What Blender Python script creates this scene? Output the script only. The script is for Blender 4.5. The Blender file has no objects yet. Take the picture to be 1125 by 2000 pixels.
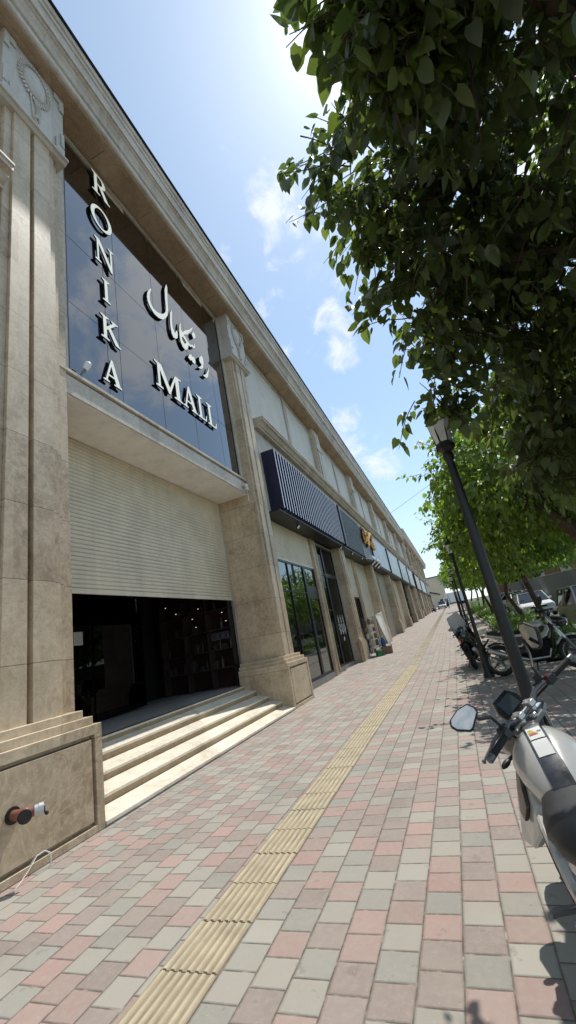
import bpy, bmesh, math, random
import numpy as np
from mathutils import Vector, Matrix
R = math.radians
random.seed(7)
scene = bpy.context.scene
col = scene.collection

# ------------------------------------------------------------------ materials
def new_mat(name):
    m = bpy.data.materials.new(name); m.use_nodes = True
    nt = m.node_tree
    return m, nt, nt.nodes['Principled BSDF']
def N(nt, t, **kw):
    n = nt.nodes.new(t)
    for k, v in kw.items(): setattr(n, k, v)
    return n
def mathn(nt, op, a, b=None, c=None, clamp=False):
    n = nt.nodes.new('ShaderNodeMath'); n.operation = op; n.use_clamp = clamp
    for i, v in enumerate((a, b, c)):
        if v is None: continue
        if isinstance(v, (int, float)): n.inputs[i].default_value = v
        else: nt.links.new(v, n.inputs[i])
    return n.outputs[0]
def ramp(nt, fac, stops):
    n = nt.nodes.new('ShaderNodeValToRGB')
    while len(n.color_ramp.elements) < len(stops): n.color_ramp.elements.new(.5)
    for e, (p, c) in zip(n.color_ramp.elements, stops):
        e.position = p; e.color = (*c, 1)
    nt.links.new(fac, n.inputs[0]); return n.outputs[0]
def mixc(nt, fac, a, b, mode='MIX'):
    n = nt.nodes.new('ShaderNodeMix'); n.data_type = 'RGBA'; n.blend_type = mode
    for s, v in ((0, fac), (6, a), (7, b)):
        if isinstance(v, (int, float)): n.inputs[s].default_value = v
        elif isinstance(v, tuple): n.inputs[s].default_value = (*v, 1)
        else: nt.links.new(v, n.inputs[s])
    return n.outputs[2]
def noise(nt, vec, scale, detail=4, rough=.55, dist=0):
    n = nt.nodes.new('ShaderNodeTexNoise')
    n.inputs['Scale'].default_value = scale; n.inputs['Detail'].default_value = detail
    n.inputs['Roughness'].default_value = rough; n.inputs['Distortion'].default_value = dist
    if vec is not None: nt.links.new(vec, n.inputs['Vector'])
    return n.outputs[0]
def bump(nt, h, strength, dist, bsdf):
    n = nt.nodes.new('ShaderNodeBump'); n.inputs['Strength'].default_value = strength
    n.inputs['Distance'].default_value = dist
    nt.links.new(h, n.inputs['Height']); nt.links.new(n.outputs[0], bsdf.inputs['Normal'])
def objco(nt): return nt.nodes.new('ShaderNodeTexCoord').outputs['Object']
def simple(name, c, rough=.6, metal=0, var=.12, vs=6, spec=.5, bmp=0, bs=40):
    m, nt, b = new_mat(name)
    co = objco(nt)
    f = noise(nt, co, vs, 5)
    lo = tuple(x * (1 - var) for x in c); hi = tuple(min(1, x * (1 + var)) for x in c)
    nt.links.new(ramp(nt, f, [(.3, lo), (.7, hi)]), b.inputs['Base Color'])
    r = mathn(nt, 'MULTIPLY_ADD', f, .2, rough - .1); nt.links.new(r, b.inputs['Roughness'])
    b.inputs['Metallic'].default_value = metal
    b.inputs['Specular IOR Level'].default_value = spec
    if bmp: bump(nt, noise(nt, co, bs, 3), bmp, .004, b)
    return m
def stone(name, lo, hi, joint=.95, off=0., jw=.006, rough=.5, dark=.55):
    m, nt, b = new_mat(name)
    g = nt.nodes.new('ShaderNodeNewGeometry').outputs['Position']
    sep = nt.nodes.new('ShaderNodeSeparateXYZ'); nt.links.new(g, sep.inputs[0])
    n1 = noise(nt, g, 1.3, 6, .6, .6); n2 = noise(nt, g, 9, 6, .65, .8); n3 = noise(nt, g, 60, 3, .6)
    # slab to slab tone
    row = mathn(nt, 'FLOOR', mathn(nt, 'MULTIPLY_ADD', sep.outputs[2], 1 / joint, off))
    cell = mathn(nt, 'FLOOR', mathn(nt, 'MULTIPLY', mathn(nt, 'ADD', sep.outputs[0], sep.outputs[1]), 1 / .62))
    cmb = nt.nodes.new('ShaderNodeCombineXYZ'); nt.links.new(row, cmb.inputs[0]); nt.links.new(cell, cmb.inputs[1])
    wn = nt.nodes.new('ShaderNodeTexWhiteNoise'); nt.links.new(cmb.outputs[0], wn.inputs['Vector'])
    f = mathn(nt, 'ADD', mathn(nt, 'MULTIPLY', n1, .45), mathn(nt, 'MULTIPLY', n2, .4))
    f = mathn(nt, 'ADD', f, mathn(nt, 'MULTIPLY', wn.outputs[0], .15))
    mid = tuple((a + c) / 2 for a, c in zip(lo, hi))
    c = ramp(nt, f, [(.34, lo), (.47, mid), (.62, hi)])
    vein = mathn(nt, 'ABSOLUTE', mathn(nt, 'SUBTRACT', noise(nt, g, 3.2, 7, .65, 1.6), .5))
    vm = nt.nodes.new('ShaderNodeMapRange'); vm.inputs[1].default_value = 0; vm.inputs[2].default_value = .035; vm.inputs[3].default_value = .38; vm.inputs[4].default_value = 0; nt.links.new(vein, vm.inputs[0])
    c = mixc(nt, vm.outputs[0], c, tuple(min(1, x * 1.25) for x in hi))
    pit = mathn(nt, 'GREATER_THAN', noise(nt, g, 34, 2, .5), .685)
    c = mixc(nt, mathn(nt, 'MULTIPLY', pit, .25), c, tuple(x * .5 for x in lo))
    # runs of grime down the face
    mp = nt.nodes.new('ShaderNodeMapping'); mp.inputs['Scale'].default_value = (6, 6, .35); nt.links.new(g, mp.inputs[0])
    streak = noise(nt, mp.outputs[0], 1, 4, .6)
    st = nt.nodes.new('ShaderNodeMapRange'); st.inputs[1].default_value = .55; st.inputs[2].default_value = .8; st.inputs[4].default_value = .35
    nt.links.new(streak, st.inputs[0])
    c = mixc(nt, st.outputs[0], c, tuple(x * .62 for x in lo))
    fr = mathn(nt, 'FRACT', mathn(nt, 'MULTIPLY_ADD', sep.outputs[2], 1 / joint, off))
    j = mathn(nt, 'LESS_THAN', fr, jw / joint)
    c = mixc(nt, mathn(nt, 'MULTIPLY', j, dark), c, tuple(x * .35 for x in lo))
    nt.links.new(c, b.inputs['Base Color'])
    nt.links.new(mathn(nt, 'MULTIPLY_ADD', n2, .35, rough - .17), b.inputs['Roughness'])
    bump(nt, mathn(nt, 'SUBTRACT', mathn(nt, 'MULTIPLY_ADD', n3, .5, n2), j), .25, .006, b)
    return m
M = {}
M['stone'] = stone('travertine', (.31, .222, .135), (.60, .485, .34), jw=.009, dark=.8)
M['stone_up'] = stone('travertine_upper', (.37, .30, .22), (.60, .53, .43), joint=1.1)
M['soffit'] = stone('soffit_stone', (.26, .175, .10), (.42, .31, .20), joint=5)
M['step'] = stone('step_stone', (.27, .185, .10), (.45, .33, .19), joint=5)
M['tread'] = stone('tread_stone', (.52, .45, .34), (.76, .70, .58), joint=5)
M['panel'] = stone('white_panel', (.56, .515, .43), (.66, .615, .53), joint=1.6, jw=.004, dark=.2, rough=.6)
M['relief'] = stone('relief_stone', (.42, .37, .30), (.56, .52, .45), joint=9)
M['curb'] = stone('grey_curb', (.24, .21, .185), (.36, .33, .30), joint=4)
M['paint_white'] = simple('white_paint', (.84, .81, .75), .7, var=.05, vs=2)
M['shutter'] = simple('cream_shutter', (.72, .635, .48), .45, var=.09, vs=1.2)
def streaky(m, k=.45):
    nt = m.node_tree; b = nt.nodes['Principled BSDF']; src = b.inputs['Base Color'].links[0].from_socket
    g = nt.nodes.new('ShaderNodeNewGeometry').outputs['Position']
    mp = nt.nodes.new('ShaderNodeMapping'); mp.inputs['Scale'].default_value = (5, 5, .25); nt.links.new(g, mp.inputs[0])
    mr = nt.nodes.new('ShaderNodeMapRange'); mr.inputs[1].default_value = .48; mr.inputs[2].default_value = .8; mr.inputs[4].default_value = k
    nt.links.new(noise(nt, mp.outputs[0], 1, 6, .65), mr.inputs[0])
    c = mixc(nt, mr.outputs[0], src, (.25, .20, .14))
    bl = ramp(nt, noise(nt, g, 1.1, 5, .6), [(.5, (0, 0, 0)), (.75, (1, 1, 1))])
    c = mixc(nt, mathn(nt, 'MULTIPLY', bl, .25), c, (.36, .32, .25))
    nt.links.new(c, b.inputs['Base Color'])
streaky(M['shutter'], .2); streaky(M['paint_white'], .25)
M['shutter_dull'] = simple('dull_shutter', (.46, .43, .36), .5, var=.08)
M['black'] = simple('black_paint', (.012, .012, .013), .42, var=.3, vs=20)
M['blackplastic'] = simple('black_plastic', (.014, .014, .015), .5, var=.3, vs=30, bmp=.1, bs=300)
M['blackmatte'] = simple('black_matte', (.006, .006, .007), .75, var=.3, spec=.2)
M['rubber'] = simple('rubber', (.013, .013, .013), .8, var=.4, vs=40)
M['navy'] = simple('navy_panel', (.012, .012, .045), .35, var=.2)
M['fin'] = simple('silver_fin', (.55, .55, .60), .35, .2, var=.06)
M['darkslat'] = simple('dark_slat', (.035, .038, .045), .4, .3, var=.2)
M['slatlite'] = simple('slat_edge', (.16, .17, .18), .4, .4, var=.2)
M['greysign'] = simple('grey_sign', (.10, .115, .15), .3, .2, var=.1, vs=1)
M['greysign2'] = simple('grey_sign_pale', (.16, .175, .21), .3, .2, var=.1, vs=1)
M['gold'] = simple('gold_letters', (.75, .42, .13), .28, .75, var=.2, vs=9)
M['letterwhite'] = simple('letter_face_glow', (.88, .86, .74), .35, var=.02)
_b = M['letterwhite'].node_tree.nodes['Principled BSDF']; _b.inputs['Emission Color'].default_value = (1, .97, .80, 1); _b.inputs['Emission Strength'].default_value = .22  # faint cream emission added so the letter faces read brighter than daylight makes them
M['white'] = simple('white_plastic', (.75, .75, .73), .4, var=.05)
M['lampglass'] = simple('lamp_glass', (.70, .70, .67), .25, var=.1)
M['alu'] = simple('aluminium', (.55, .54, .52), .35, .7, var=.1)
M['steel'] = simple('steel', (.42, .42, .42), .3, .9, var=.2, vs=20)
M['chrome'] = simple('polished', (.72, .72, .72), .16, 1, var=.05)
M['greymetal'] = simple('grey_metal', (.16, .16, .165), .4, .6, var=.1)
M['red'] = simple('red_enamel', (.25, .085, .055), .45, var=.3, vs=25)
M['redlens'] = simple('red_lens', (.22, .012, .02), .15, var=.1)
M['brownpanel'] = simple('brown_plastic', (.045, .032, .028), .35, var=.15)
M['seat'] = simple('seat_vinyl', (.016, .016, .018), .55, var=.2, vs=20, bmp=.25, bs=220)
M['carwhite'] = simple('car_white', (.74, .74, .73), .22, var=.03)
M['carsilver'] = simple('car_silver', (.42, .43, .44), .28, .5, var=.03)
M['carbeige'] = simple('car_beige', (.42, .39, .30), .3, var=.03)
M['cardark'] = simple('car_dark', (.05, .05, .055), .25, var=.1)
M['tileflat'] = simple('beige_render', (.66, .55, .40), .85, var=.06, vs=.4)
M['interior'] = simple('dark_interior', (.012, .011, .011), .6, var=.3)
M['interiorred'] = simple('red_shelving', (.028, .007, .006), .5, var=.3, vs=2)
M['curtain'] = simple('brown_curtain', (.10, .072, .062), .9, var=.35, vs=7)
M['cloth'] = simple('white_cloth', (.72, .72, .70), .9, var=.06)
def cloth_mat():
    m, nt, b = new_mat('white_sheet'); out = nt.nodes['Material Output']
    b.inputs['Base Color'].default_value = (.72, .72, .70, 1); b.inputs['Roughness'].default_value = .8
    tl = nt.nodes.new('ShaderNodeBsdfTranslucent'); tl.inputs[0].default_value = (.75, .75, .73, 1)
    mx = nt.nodes.new('ShaderNodeMixShader'); mx.inputs[0].default_value = .55
    nt.links.new(b.outputs[0], mx.inputs[1]); nt.links.new(tl.outputs[0], mx.inputs[2]); nt.links.new(mx.outputs[0], out.inputs[0])
    return m
M['cloth'] = cloth_mat()
M['cardboard'] = simple('cardboard', (.24, .165, .10), .85, var=.15)
M['green'] = simple('green_plastic', (.02, .16, .06), .35, var=.2)
M['blue'] = simple('blue_plastic', (.02, .10, .32), .25, var=.2)
M['paper'] = simple('paper', (.62, .62, .60), .8, var=.03)
M['skin'] = simple('skin', (.35, .20, .14), .6)
M['darkcloth'] = simple('dark_clothes', (.012, .012, .016), .9, var=.4)
M['brick'] = simple('brick_red', (.20, .09, .06), .9, var=.25, vs=3)
M['soil'] = simple('soil', (.075, .055, .038), .95, var=.4, vs=5, bmp=.5, bs=20)
M['bark'] = simple('bark', (.085, .058, .04), .9, var=.5, vs=9, bmp=.9, bs=18)
M['concrete'] = simple('concrete', (.30, .29, .27), .8, var=.12, vs=2, bmp=.2, bs=60)

def glass_mirror(name, tint, rough=.01):
    m, nt, b = new_mat(name)
    b.inputs['Metallic'].default_value = 1; b.inputs['Roughness'].default_value = rough
    g = nt.nodes.new('ShaderNodeNewGeometry').outputs['Position']
    n = noise(nt, g, .5, 2)
    nt.links.new(ramp(nt, n, [(.3, tuple(x * .93 for x in tint)), (.7, tint)]), b.inputs['Base Color'])
    bump(nt, noise(nt, g, .35, 1), .10, .05, b)
    return m
M['facadeglass'] = glass_mirror('facade_glass', (.22, .222, .228))
M['mirror'] = glass_mirror('mirror', (.50, .51, .50))
M['doorglass'] = glass_mirror('door_glass', (.022, .022, .024))
M['darkglass'] = glass_mirror('dark_glass', (.10, .105, .11))
def shop_glass(name, t=.45, refl=.03):
    m, nt, b = new_mat(name)
    out = nt.nodes['Material Output']
    tr = nt.nodes.new('ShaderNodeBsdfTransparent'); tr.inputs[0].default_value = (t, t * 1.02, t, 1)
    gl = nt.nodes.new('ShaderNodeBsdfGlossy'); gl.inputs['Roughness'].default_value = .01
    gl.inputs[0].default_value = (.42, .45, .45, 1)
    g = nt.nodes.new('ShaderNodeNewGeometry').outputs['Position']
    bp = nt.nodes.new('ShaderNodeBump'); bp.inputs['Strength'].default_value = .1; bp.inputs['Distance'].default_value = .05
    nt.links.new(noise(nt, g, .5, 1), bp.inputs['Height']); nt.links.new(bp.outputs[0], gl.inputs['Normal'])
    fr = nt.nodes.new('ShaderNodeLayerWeight'); fr.inputs[0].default_value = .35
    f = mathn(nt, 'MULTIPLY_ADD', fr.outputs['Fresnel'], .6, refl, clamp=True)
    mx = nt.nodes.new('ShaderNodeMixShader')
    nt.links.new(f, mx.inputs[0]); nt.links.new(tr.outputs[0], mx.inputs[1]); nt.links.new(gl.outputs[0], mx.inputs[2])
    nt.links.new(mx.outputs[0], out.inputs[0])
    return m
M['shopglass'] = shop_glass('shop_glass')
M['carglass'] = shop_glass('car_glass', .25, .12)
M['clearplastic'] = shop_glass('clear_plastic', .8, .1)
def paint(name, c, rough=.28, metal=.0):
    m, nt, b = new_mat(name)
    co = objco(nt)
    f = noise(nt, co, 3, 4)
    nt.links.new(ramp(nt, f, [(.3, tuple(x * .96 for x in c)), (.7, c)]), b.inputs['Base Color'])
    b.inputs['Roughness'].default_value = rough; b.inputs['Metallic'].default_value = metal
    b.inputs['Coat Weight'].default_value = .6; b.inputs['Coat Roughness'].default_value = .08
    dust = noise(nt, co, 40, 4)
    nt.links.new(mathn(nt, 'MULTIPLY_ADD', dust, .25, rough - .1), b.inputs['Roughness'])
    return m
M['bikewhite'] = paint('pearl_white', (.50, .495, .475), .30, .15)
M['bikegrey'] = paint('bike_silver', (.36, .36, .36), .3, .3)
M['bikeblack'] = paint('gloss_black', (.012, .012, .014), .25)
def emit(name, c, s):
    m, nt, b = new_mat(name)
    b.inputs['Base Color'].default_value = (*c, 1)
    b.inputs['Emission Color'].default_value = (*c, 1); b.inputs['Emission Strength'].default_value = s
    return m
M['spot'] = emit('lit_spot', (1, .85, .65), .9)

# pavers: running columns along the street, random red / grey-green / brown
def paver_mat():
    m, nt, b = new_mat('pavers')
    g = nt.nodes.new('ShaderNodeNewGeometry').outputs['Position']
    sep = nt.nodes.new('ShaderNodeSeparateXYZ'); nt.links.new(g, sep.inputs[0])
    wob = noise(nt, g, 3.0, 2)
    u = mathn(nt, 'MULTIPLY_ADD', mathn(nt, 'ADD', sep.outputs[0], mathn(nt, 'MULTIPLY_ADD', wob, .012, -.006 + 1.685 + 21)), 1 / .21, 0)
    cu = mathn(nt, 'FLOOR', u); fu = mathn(nt, 'FRACT', u)
    wc = nt.nodes.new('ShaderNodeTexWhiteNoise'); wc.noise_dimensions = '1D'; nt.links.new(cu, wc.inputs['W'])
    half = mathn(nt, 'MULTIPLY', mathn(nt, 'MODULO', cu, 2), .5)
    sh = mathn(nt, 'ADD', half, mathn(nt, 'MULTIPLY', wc.outputs[0], .16))
    v = mathn(nt, 'ADD', mathn(nt, 'MULTIPLY_ADD', sep.outputs[1], 1 / .203, 50), sh)
    cv = mathn(nt, 'FLOOR', v); fv = mathn(nt, 'FRACT', v)
    cmb = nt.nodes.new('ShaderNodeCombineXYZ'); nt.links.new(cu, cmb.inputs[0]); nt.links.new(cv, cmb.inputs[1])
    w = nt.nodes.new('ShaderNodeTexWhiteNoise'); w.noise_dimensions = '2D'; nt.links.new(cmb.outputs[0], w.inputs['Vector'])
    cmb2 = nt.nodes.new('ShaderNodeCombineXYZ'); nt.links.new(cv, cmb2.inputs[0]); nt.links.new(cu, cmb2.inputs[1])
    w2 = nt.nodes.new('ShaderNodeTexWhiteNoise'); w2.noise_dimensions = '2D'; nt.links.new(cmb2.outputs[0], w2.inputs['Vector'])
    par = mathn(nt, 'MODULO', mathn(nt, 'ADD', cu, cv), 2)
    t = mathn(nt, 'ADD', mathn(nt, 'MULTIPLY', w.outputs[0], .72), mathn(nt, 'MULTIPLY', par, .28))
    n = nt.nodes.new('ShaderNodeValToRGB'); n.color_ramp.interpolation = 'CONSTANT'
    cols = [(0, (.285, .270, .232)), (.16, (.245, .238, .208)), (.33, (.305, .288, .245)), (.50, (.300, .212, .185)), (.64, (.245, .198, .174)), (.77, (.325, .215, .188)), (.90, (.260, .210, .182))]
    while len(n.color_ramp.elements) < len(cols): n.color_ramp.elements.new(.5)
    for e, (p, c) in zip(n.color_ramp.elements, cols): e.position = p; e.color = (*c, 1)
    nt.links.new(t, n.inputs[0])
    c = n.outputs[0]
    tone = mathn(nt, 'MULTIPLY_ADD', w2.outputs[0], .18, .99)
    hsv = nt.nodes.new('ShaderNodeHueSaturation'); nt.links.new(c, hsv.inputs['Color']); nt.links.new(tone, hsv.inputs['Value'])
    c = hsv.outputs[0]
    f1 = noise(nt, g, 24, 6, .65); f2 = noise(nt, g, 2.2, 5, .6); f3 = noise(nt, g, 160, 2, .6)
    c = mixc(nt, mathn(nt, 'MULTIPLY', ramp(nt, f1, [(.45, (0, 0, 0)), (.75, (1, 1, 1))]), .5), c, (.36, .32, .275))
    c = mixc(nt, mathn(nt, 'MULTIPLY', ramp(nt, f2, [(.4, (0, 0, 0)), (.7, (1, 1, 1))]), .45), c, (.33, .285, .24))
    spots = mathn(nt, 'GREATER_THAN', noise(nt, g, 7, 3, .6), .66)
    c = mixc(nt, mathn(nt, 'MULTIPLY', spots, .22), c, (.10, .09, .075))
    # joints
    def edge(fr): return mathn(nt, 'MINIMUM', fr, mathn(nt, 'SUBTRACT', 1, fr))
    rag = mathn(nt, 'MULTIPLY_ADD', f1, .035, -.016)
    e = mathn(nt, 'ADD', mathn(nt, 'MINIMUM', edge(fu), edge(fv)), rag)
    jm = nt.nodes.new('ShaderNodeMapRange'); jm.inputs[1].default_value = .012; jm.inputs[2].default_value = .033
    jm.inputs[3].default_value = 1; jm.inputs[4].default_value = 0; nt.links.new(e, jm.inputs[0])
    grit = mathn(nt, 'GREATER_THAN', noise(nt, g, 55, 2, .5), .70)
    c = mixc(nt, mathn(nt, 'MULTIPLY', grit, .3), c, (.5, .46, .40))
    big = noise(nt, g, .7, 5, .6, .8)
    c = mixc(nt, mathn(nt, 'MULTIPLY', ramp(nt, big, [(.52, (0, 0, 0)), (.72, (1, 1, 1))]), .30), c, (.15, .125, .105))
    jc = ramp(nt, noise(nt, g, 11, 3), [(.40, (.075, .062, .048)), (.58, (.15, .125, .095)), (.72, (.36, .32, .26))])
    c = mixc(nt, mathn(nt, 'MULTIPLY', jm.outputs[0], .88), c, jc)
    nt.links.new(c, b.inputs['Base Color'])
    b.inputs['Roughness'].default_value = .82
    hm = nt.nodes.new('ShaderNodeMapRange'); hm.interpolation_type = 'SMOOTHSTEP'
    hm.inputs[1].default_value = .0; hm.inputs[2].default_value = .075; nt.links.new(e, hm.inputs[0])
    h = mathn(nt, 'ADD', hm.outputs[0], mathn(nt, 'MULTIPLY_ADD', f3, .12, mathn(nt, 'MULTIPLY', w2.outputs[0], .35)))
    bump(nt, h, .8, .008, b)
    return m
M['pavers'] = paver_mat()
M['tactile_rib'] = simple('tactile_rib', (.43, .365, .25), .8, var=.18, vs=6, bmp=.3, bs=90)
M['tactile'] = simple('tactile_tile', (.27, .22, .145), .85, var=.28, vs=4, bmp=.35, bs=90)
M['asphalt'] = simple('asphalt', (.085, .083, .08), .9, var=.25, vs=2, bmp=.6, bs=120)
def leaf_mat(name, lo, hi, trans):
    m, nt, b = new_mat(name)
    out = nt.nodes['Material Output']
    at = nt.nodes.new('ShaderNodeAttribute'); at.attribute_name = 'tone'
    g = nt.nodes.new('ShaderNodeNewGeometry').outputs['Position']
    n = noise(nt, g, 1.4, 2)
    f = mathn(nt, 'ADD', mathn(nt, 'MULTIPLY', at.outputs['Fac'], .75), mathn(nt, 'MULTIPLY', n, .3))
    c = ramp(nt, f, [(.15, lo), (.85, hi)])
    nt.links.new(c, b.inputs['Base Color']); b.inputs['Roughness'].default_value = .42
    b.inputs['Specular IOR Level'].default_value = .45
    tl = nt.nodes.new('ShaderNodeBsdfTranslucent')
    nt.links.new(mixc(nt, 1.0, c, trans, 'MULTIPLY'), tl.inputs[0])
    mx = nt.nodes.new('ShaderNodeAddShader')
    nt.links.new(b.outputs[0], mx.inputs[0]); nt.links.new(tl.outputs[0], mx.inputs[1])
    nt.links.new(mx.outputs[0], out.inputs[0])
    return m
M['leafA'] = leaf_mat('mulberry_leaf', (.017, .026, .010), (.060, .075, .026), (2.0, 2.25, 1.0))
M['leafB'] = leaf_mat('tree_leaf', (.028, .050, .012), (.10, .135, .034), (2.1, 2.4, .8))
M['leafC'] = leaf_mat('shrub_leaf', (.035, .065, .015), (.13, .19, .045), (1.3, 1.4, .7))

# ------------------------------------------------------------------ mesh helpers
class MB:
    def __init__(s): s.v = []; s.f = []; s.mi = []
    def add(s, vs, fs, mi=0):
        o = len(s.v); s.v += [tuple(v) for v in vs]
        s.f += [tuple(i + o for i in f) for f in fs]; s.mi += [mi] * len(fs); return s
    def box(s, x0, x1, y0, y1, z0, z1, mi=0):
        x0, x1 = sorted((x0, x1)); y0, y1 = sorted((y0, y1)); z0, z1 = sorted((z0, z1))
        return s.add([(x0, y0, z0), (x1, y0, z0), (x1, y1, z0), (x0, y1, z0), (x0, y0, z1), (x1, y0, z1), (x1, y1, z1), (x0, y1, z1)],
                     [(0, 3, 2, 1), (4, 5, 6, 7), (0, 1, 5, 4), (1, 2, 6, 5), (2, 3, 7, 6), (3, 0, 4, 7)], mi)
    def obox(s, c, ax, ay, az, mi=0):
        c, ax, ay, az = map(Vector, (c, ax, ay, az))
        vs = [c + a * ax + b * ay + d * az for d in (-1, 1) for a, b in ((-1, -1), (1, -1), (1, 1), (-1, 1))]
        return s.add(vs, [(0, 3, 2, 1), (4, 5, 6, 7), (0, 1, 5, 4), (1, 2, 6, 5), (2, 3, 7, 6), (3, 0, 4, 7)], mi)
    def prism_y(s, prof, y0, y1, mi=0):      # prof: closed list of (x,z)
        n = len(prof)
        vs = [(x, y0, z) for x, z in prof] + [(x, y1, z) for x, z in prof]
        fs = [tuple(range(n)), tuple(range(2 * n - 1, n - 1, -1))] + [(i, i + n, (i + 1) % n + n, (i + 1) % n) for i in range(n)]
        return s.add(vs, fs, mi)
    def prism_x(s, prof, x0, x1, mi=0):      # prof: (y,z)
        n = len(prof)
        vs = [(x0, y, z) for y, z in prof] + [(x1, y, z) for y, z in prof]
        fs = [tuple(range(n)), tuple(range(2 * n - 1, n - 1, -1))] + [(i, i + n, (i + 1) % n + n, (i + 1) % n) for i in range(n)]
        return s.add(vs, fs, mi)
    def prism_z(s, prof, z0, z1, mi=0):
        n = len(prof)
        vs = [(x, y, z0) for x, y in prof] + [(x, y, z1) for x, y in prof]
        fs = [tuple(range(n)), tuple(range(2 * n - 1, n - 1, -1))] + [(i, i + n, (i + 1) % n + n, (i + 1) % n) for i in range(n)]
        return s.add(vs, fs, mi)
    def tube(s, pts, r, n=8, mi=0, cap=True):
        pts = [Vector(p) for p in pts]; k = len(pts)
        rs = r if isinstance(r, (list, tuple)) else [r] * k
        vs = []; up = None
        for i, p in enumerate(pts):
            t = (pts[min(i + 1, k - 1)] - pts[max(i - 1, 0)]).normalized()
            if up is None:
                up = Vector((0, 0, 1)) if abs(t.z) < .9 else Vector((0, 1, 0))
            a = t.cross(up)
            if a.length < 1e-4: a = t.orthogonal()
            a.normalize(); bq = a.cross(t); up = bq
            for j in range(n):
                th = 2 * math.pi * j / n
                vs.append(p + (a * math.cos(th) + bq * math.sin(th)) * rs[i])
        fs = [(i * n + j, i * n + (j + 1) % n, (i + 1) * n + (j + 1) % n, (i + 1) * n + j) for i in range(k - 1) for j in range(n)]
        if cap: fs += [tuple(range(n - 1, -1, -1)), tuple((k - 1) * n + j for j in range(n))]
        return s.add(vs, fs, mi)
    def lathe(s, prof, c=(0, 0, 0), n=12, axis='z', mi=0, ph=0):
        vs = []; k = len(prof)
        for r, h in prof:
            for j in range(n):
                th = 2 * math.pi * j / n + ph; a, b = r * math.cos(th), r * math.sin(th)
                p = {'z': (a, b, h), 'x': (h, a, b), 'y': (a, h, b)}[axis]
                vs.append((p[0] + c[0], p[1] + c[1], p[2] + c[2]))
        fs = [(i * n + j, i * n + (j + 1) % n, (i + 1) * n + (j + 1) % n, (i + 1) * n + j) for i in range(k - 1) for j in range(n)]
        fs += [tuple(range(n - 1, -1, -1)), tuple((k - 1) * n + j for j in range(n))]
        return s.add(vs, fs, mi)
    def loft(s, rings, mi=0, cap=True):
        n = len(rings[0]); vs = [p for r in rings for p in r]; k = len(rings)
        fs = [(i * n + j, i * n + (j + 1) % n, (i + 1) * n + (j + 1) % n, (i + 1) * n + j) for i in range(k - 1) for j in range(n)]
        if cap: fs += [tuple(range(n - 1, -1, -1)), tuple((k - 1) * n + j for j in range(n))]
        return s.add(vs, fs, mi)
    def ball(s, c, r, n=10, m=6, mi=0):
        rx, ry, rz = r if isinstance(r, (tuple, list)) else (r, r, r)
        rings = []
        for i in range(1, m):
            ph = math.pi * i / m - math.pi / 2
            rings.append([(c[0] + rx * math.cos(ph) * math.cos(2 * math.pi * j / n), c[1] + ry * math.cos(ph) * math.sin(2 * math.pi * j / n), c[2] + rz * math.sin(ph)) for j in range(n)])
        return s.loft(rings, mi)
    def xf(s, fn, start=0):
        s.v[start:] = [tuple(fn(Vector(p))) for p in s.v[start:]]; return s
    def build(s, name, mats, parent=None, smooth=False, bev=0, local=False, seg=1):
        me = bpy.data.meshes.new(name)
        vs = s.v
        if parent is not None and not local:
            off = Vector((0, 0, 0)); p = parent
            while p is not None: off += p.location; p = p.parent
            vs = [(x - off.x, y - off.y, z - off.z) for x, y, z in vs]
        me.from_pydata(vs, [], s.f)
        if not isinstance(mats, (list, tuple)): mats = [mats]
        for m in mats: me.materials.append(M[m] if isinstance(m, str) else m)
        if len(mats) > 1: me.polygons.foreach_set('material_index', s.mi)
        bm = bmesh.new(); bm.from_mesh(me)
        bmesh.ops.recalc_face_normals(bm, faces=bm.faces)
        if bev:
            es = [e for e in bm.edges if len(e.link_faces) == 2 and e.calc_face_angle(0) > .6]
            bmesh.ops.bevel(bm, geom=es, offset=bev, segments=seg, affect='EDGES', clamp_overlap=True)
        bm.to_mesh(me); bm.free()
        if smooth:
            me.polygons.foreach_set('use_smooth', [True] * len(me.polygons))
            try: me.set_sharp_from_angle(angle=R(38))
            except Exception: pass
        o = bpy.data.objects.new(name, me); col.objects.link(o)
        if parent is not None: o.parent = parent
        return o
def tag(o, label=None, cat=None, group=None, kind=None):
    if label: o['label'] = label
    if cat: o['category'] = cat
    if group: o['group'] = group
    if kind: o['kind'] = kind
    return o
def empty(name, loc=(0, 0, 0), label=None, cat=None, group=None, rot=(0, 0, 0)):
    o = bpy.data.objects.new(name, None); col.objects.link(o)
    o.location = loc; o.rotation_euler = rot; o.empty_display_size = .2
    return tag(o, label, cat, group)
def copy_tree(o, parent=None):
    c = o.copy(); col.objects.link(c); c.parent = parent
    for ch in o.children: copy_tree(ch, c)
    return c
def ground_z(y): return 0. if y < 16 else .028 * (min(y, 200) - 16)

# ------------------------------------------------------------------ camera, light, sky
cam = bpy.data.cameras.new('camera'); co_ = bpy.data.objects.new('camera', cam); col.objects.link(co_)
cam.sensor_fit = 'VERTICAL'; cam.sensor_height = 36; cam.lens = 36 * 804.1874 / 2000
cam.clip_start = .05; cam.clip_end = 3000
co_.location = (0, 0, 1.6); co_.rotation_euler = (R(107.59108), R(10.458224), R(21.883887))
scene.camera = co_
SUN = Vector((.125, .47, 1)).normalized()
sl = bpy.data.lights.new('sun', 'SUN'); so = bpy.data.objects.new('sun', sl); col.objects.link(so)
sl.energy = 3.0; sl.angle = R(.5); sl.color = (1, .955, .88)
so.rotation_euler = (-SUN).to_track_quat('-Z', 'Y').to_euler()
w = bpy.data.worlds.new('World'); scene.world = w; w.use_nodes = True
nt = w.node_tree; bg = nt.nodes['Background']
sky = nt.nodes.new('ShaderNodeTexSky'); sky.sky_type = 'NISHITA'; sky.sun_disc = False
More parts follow.
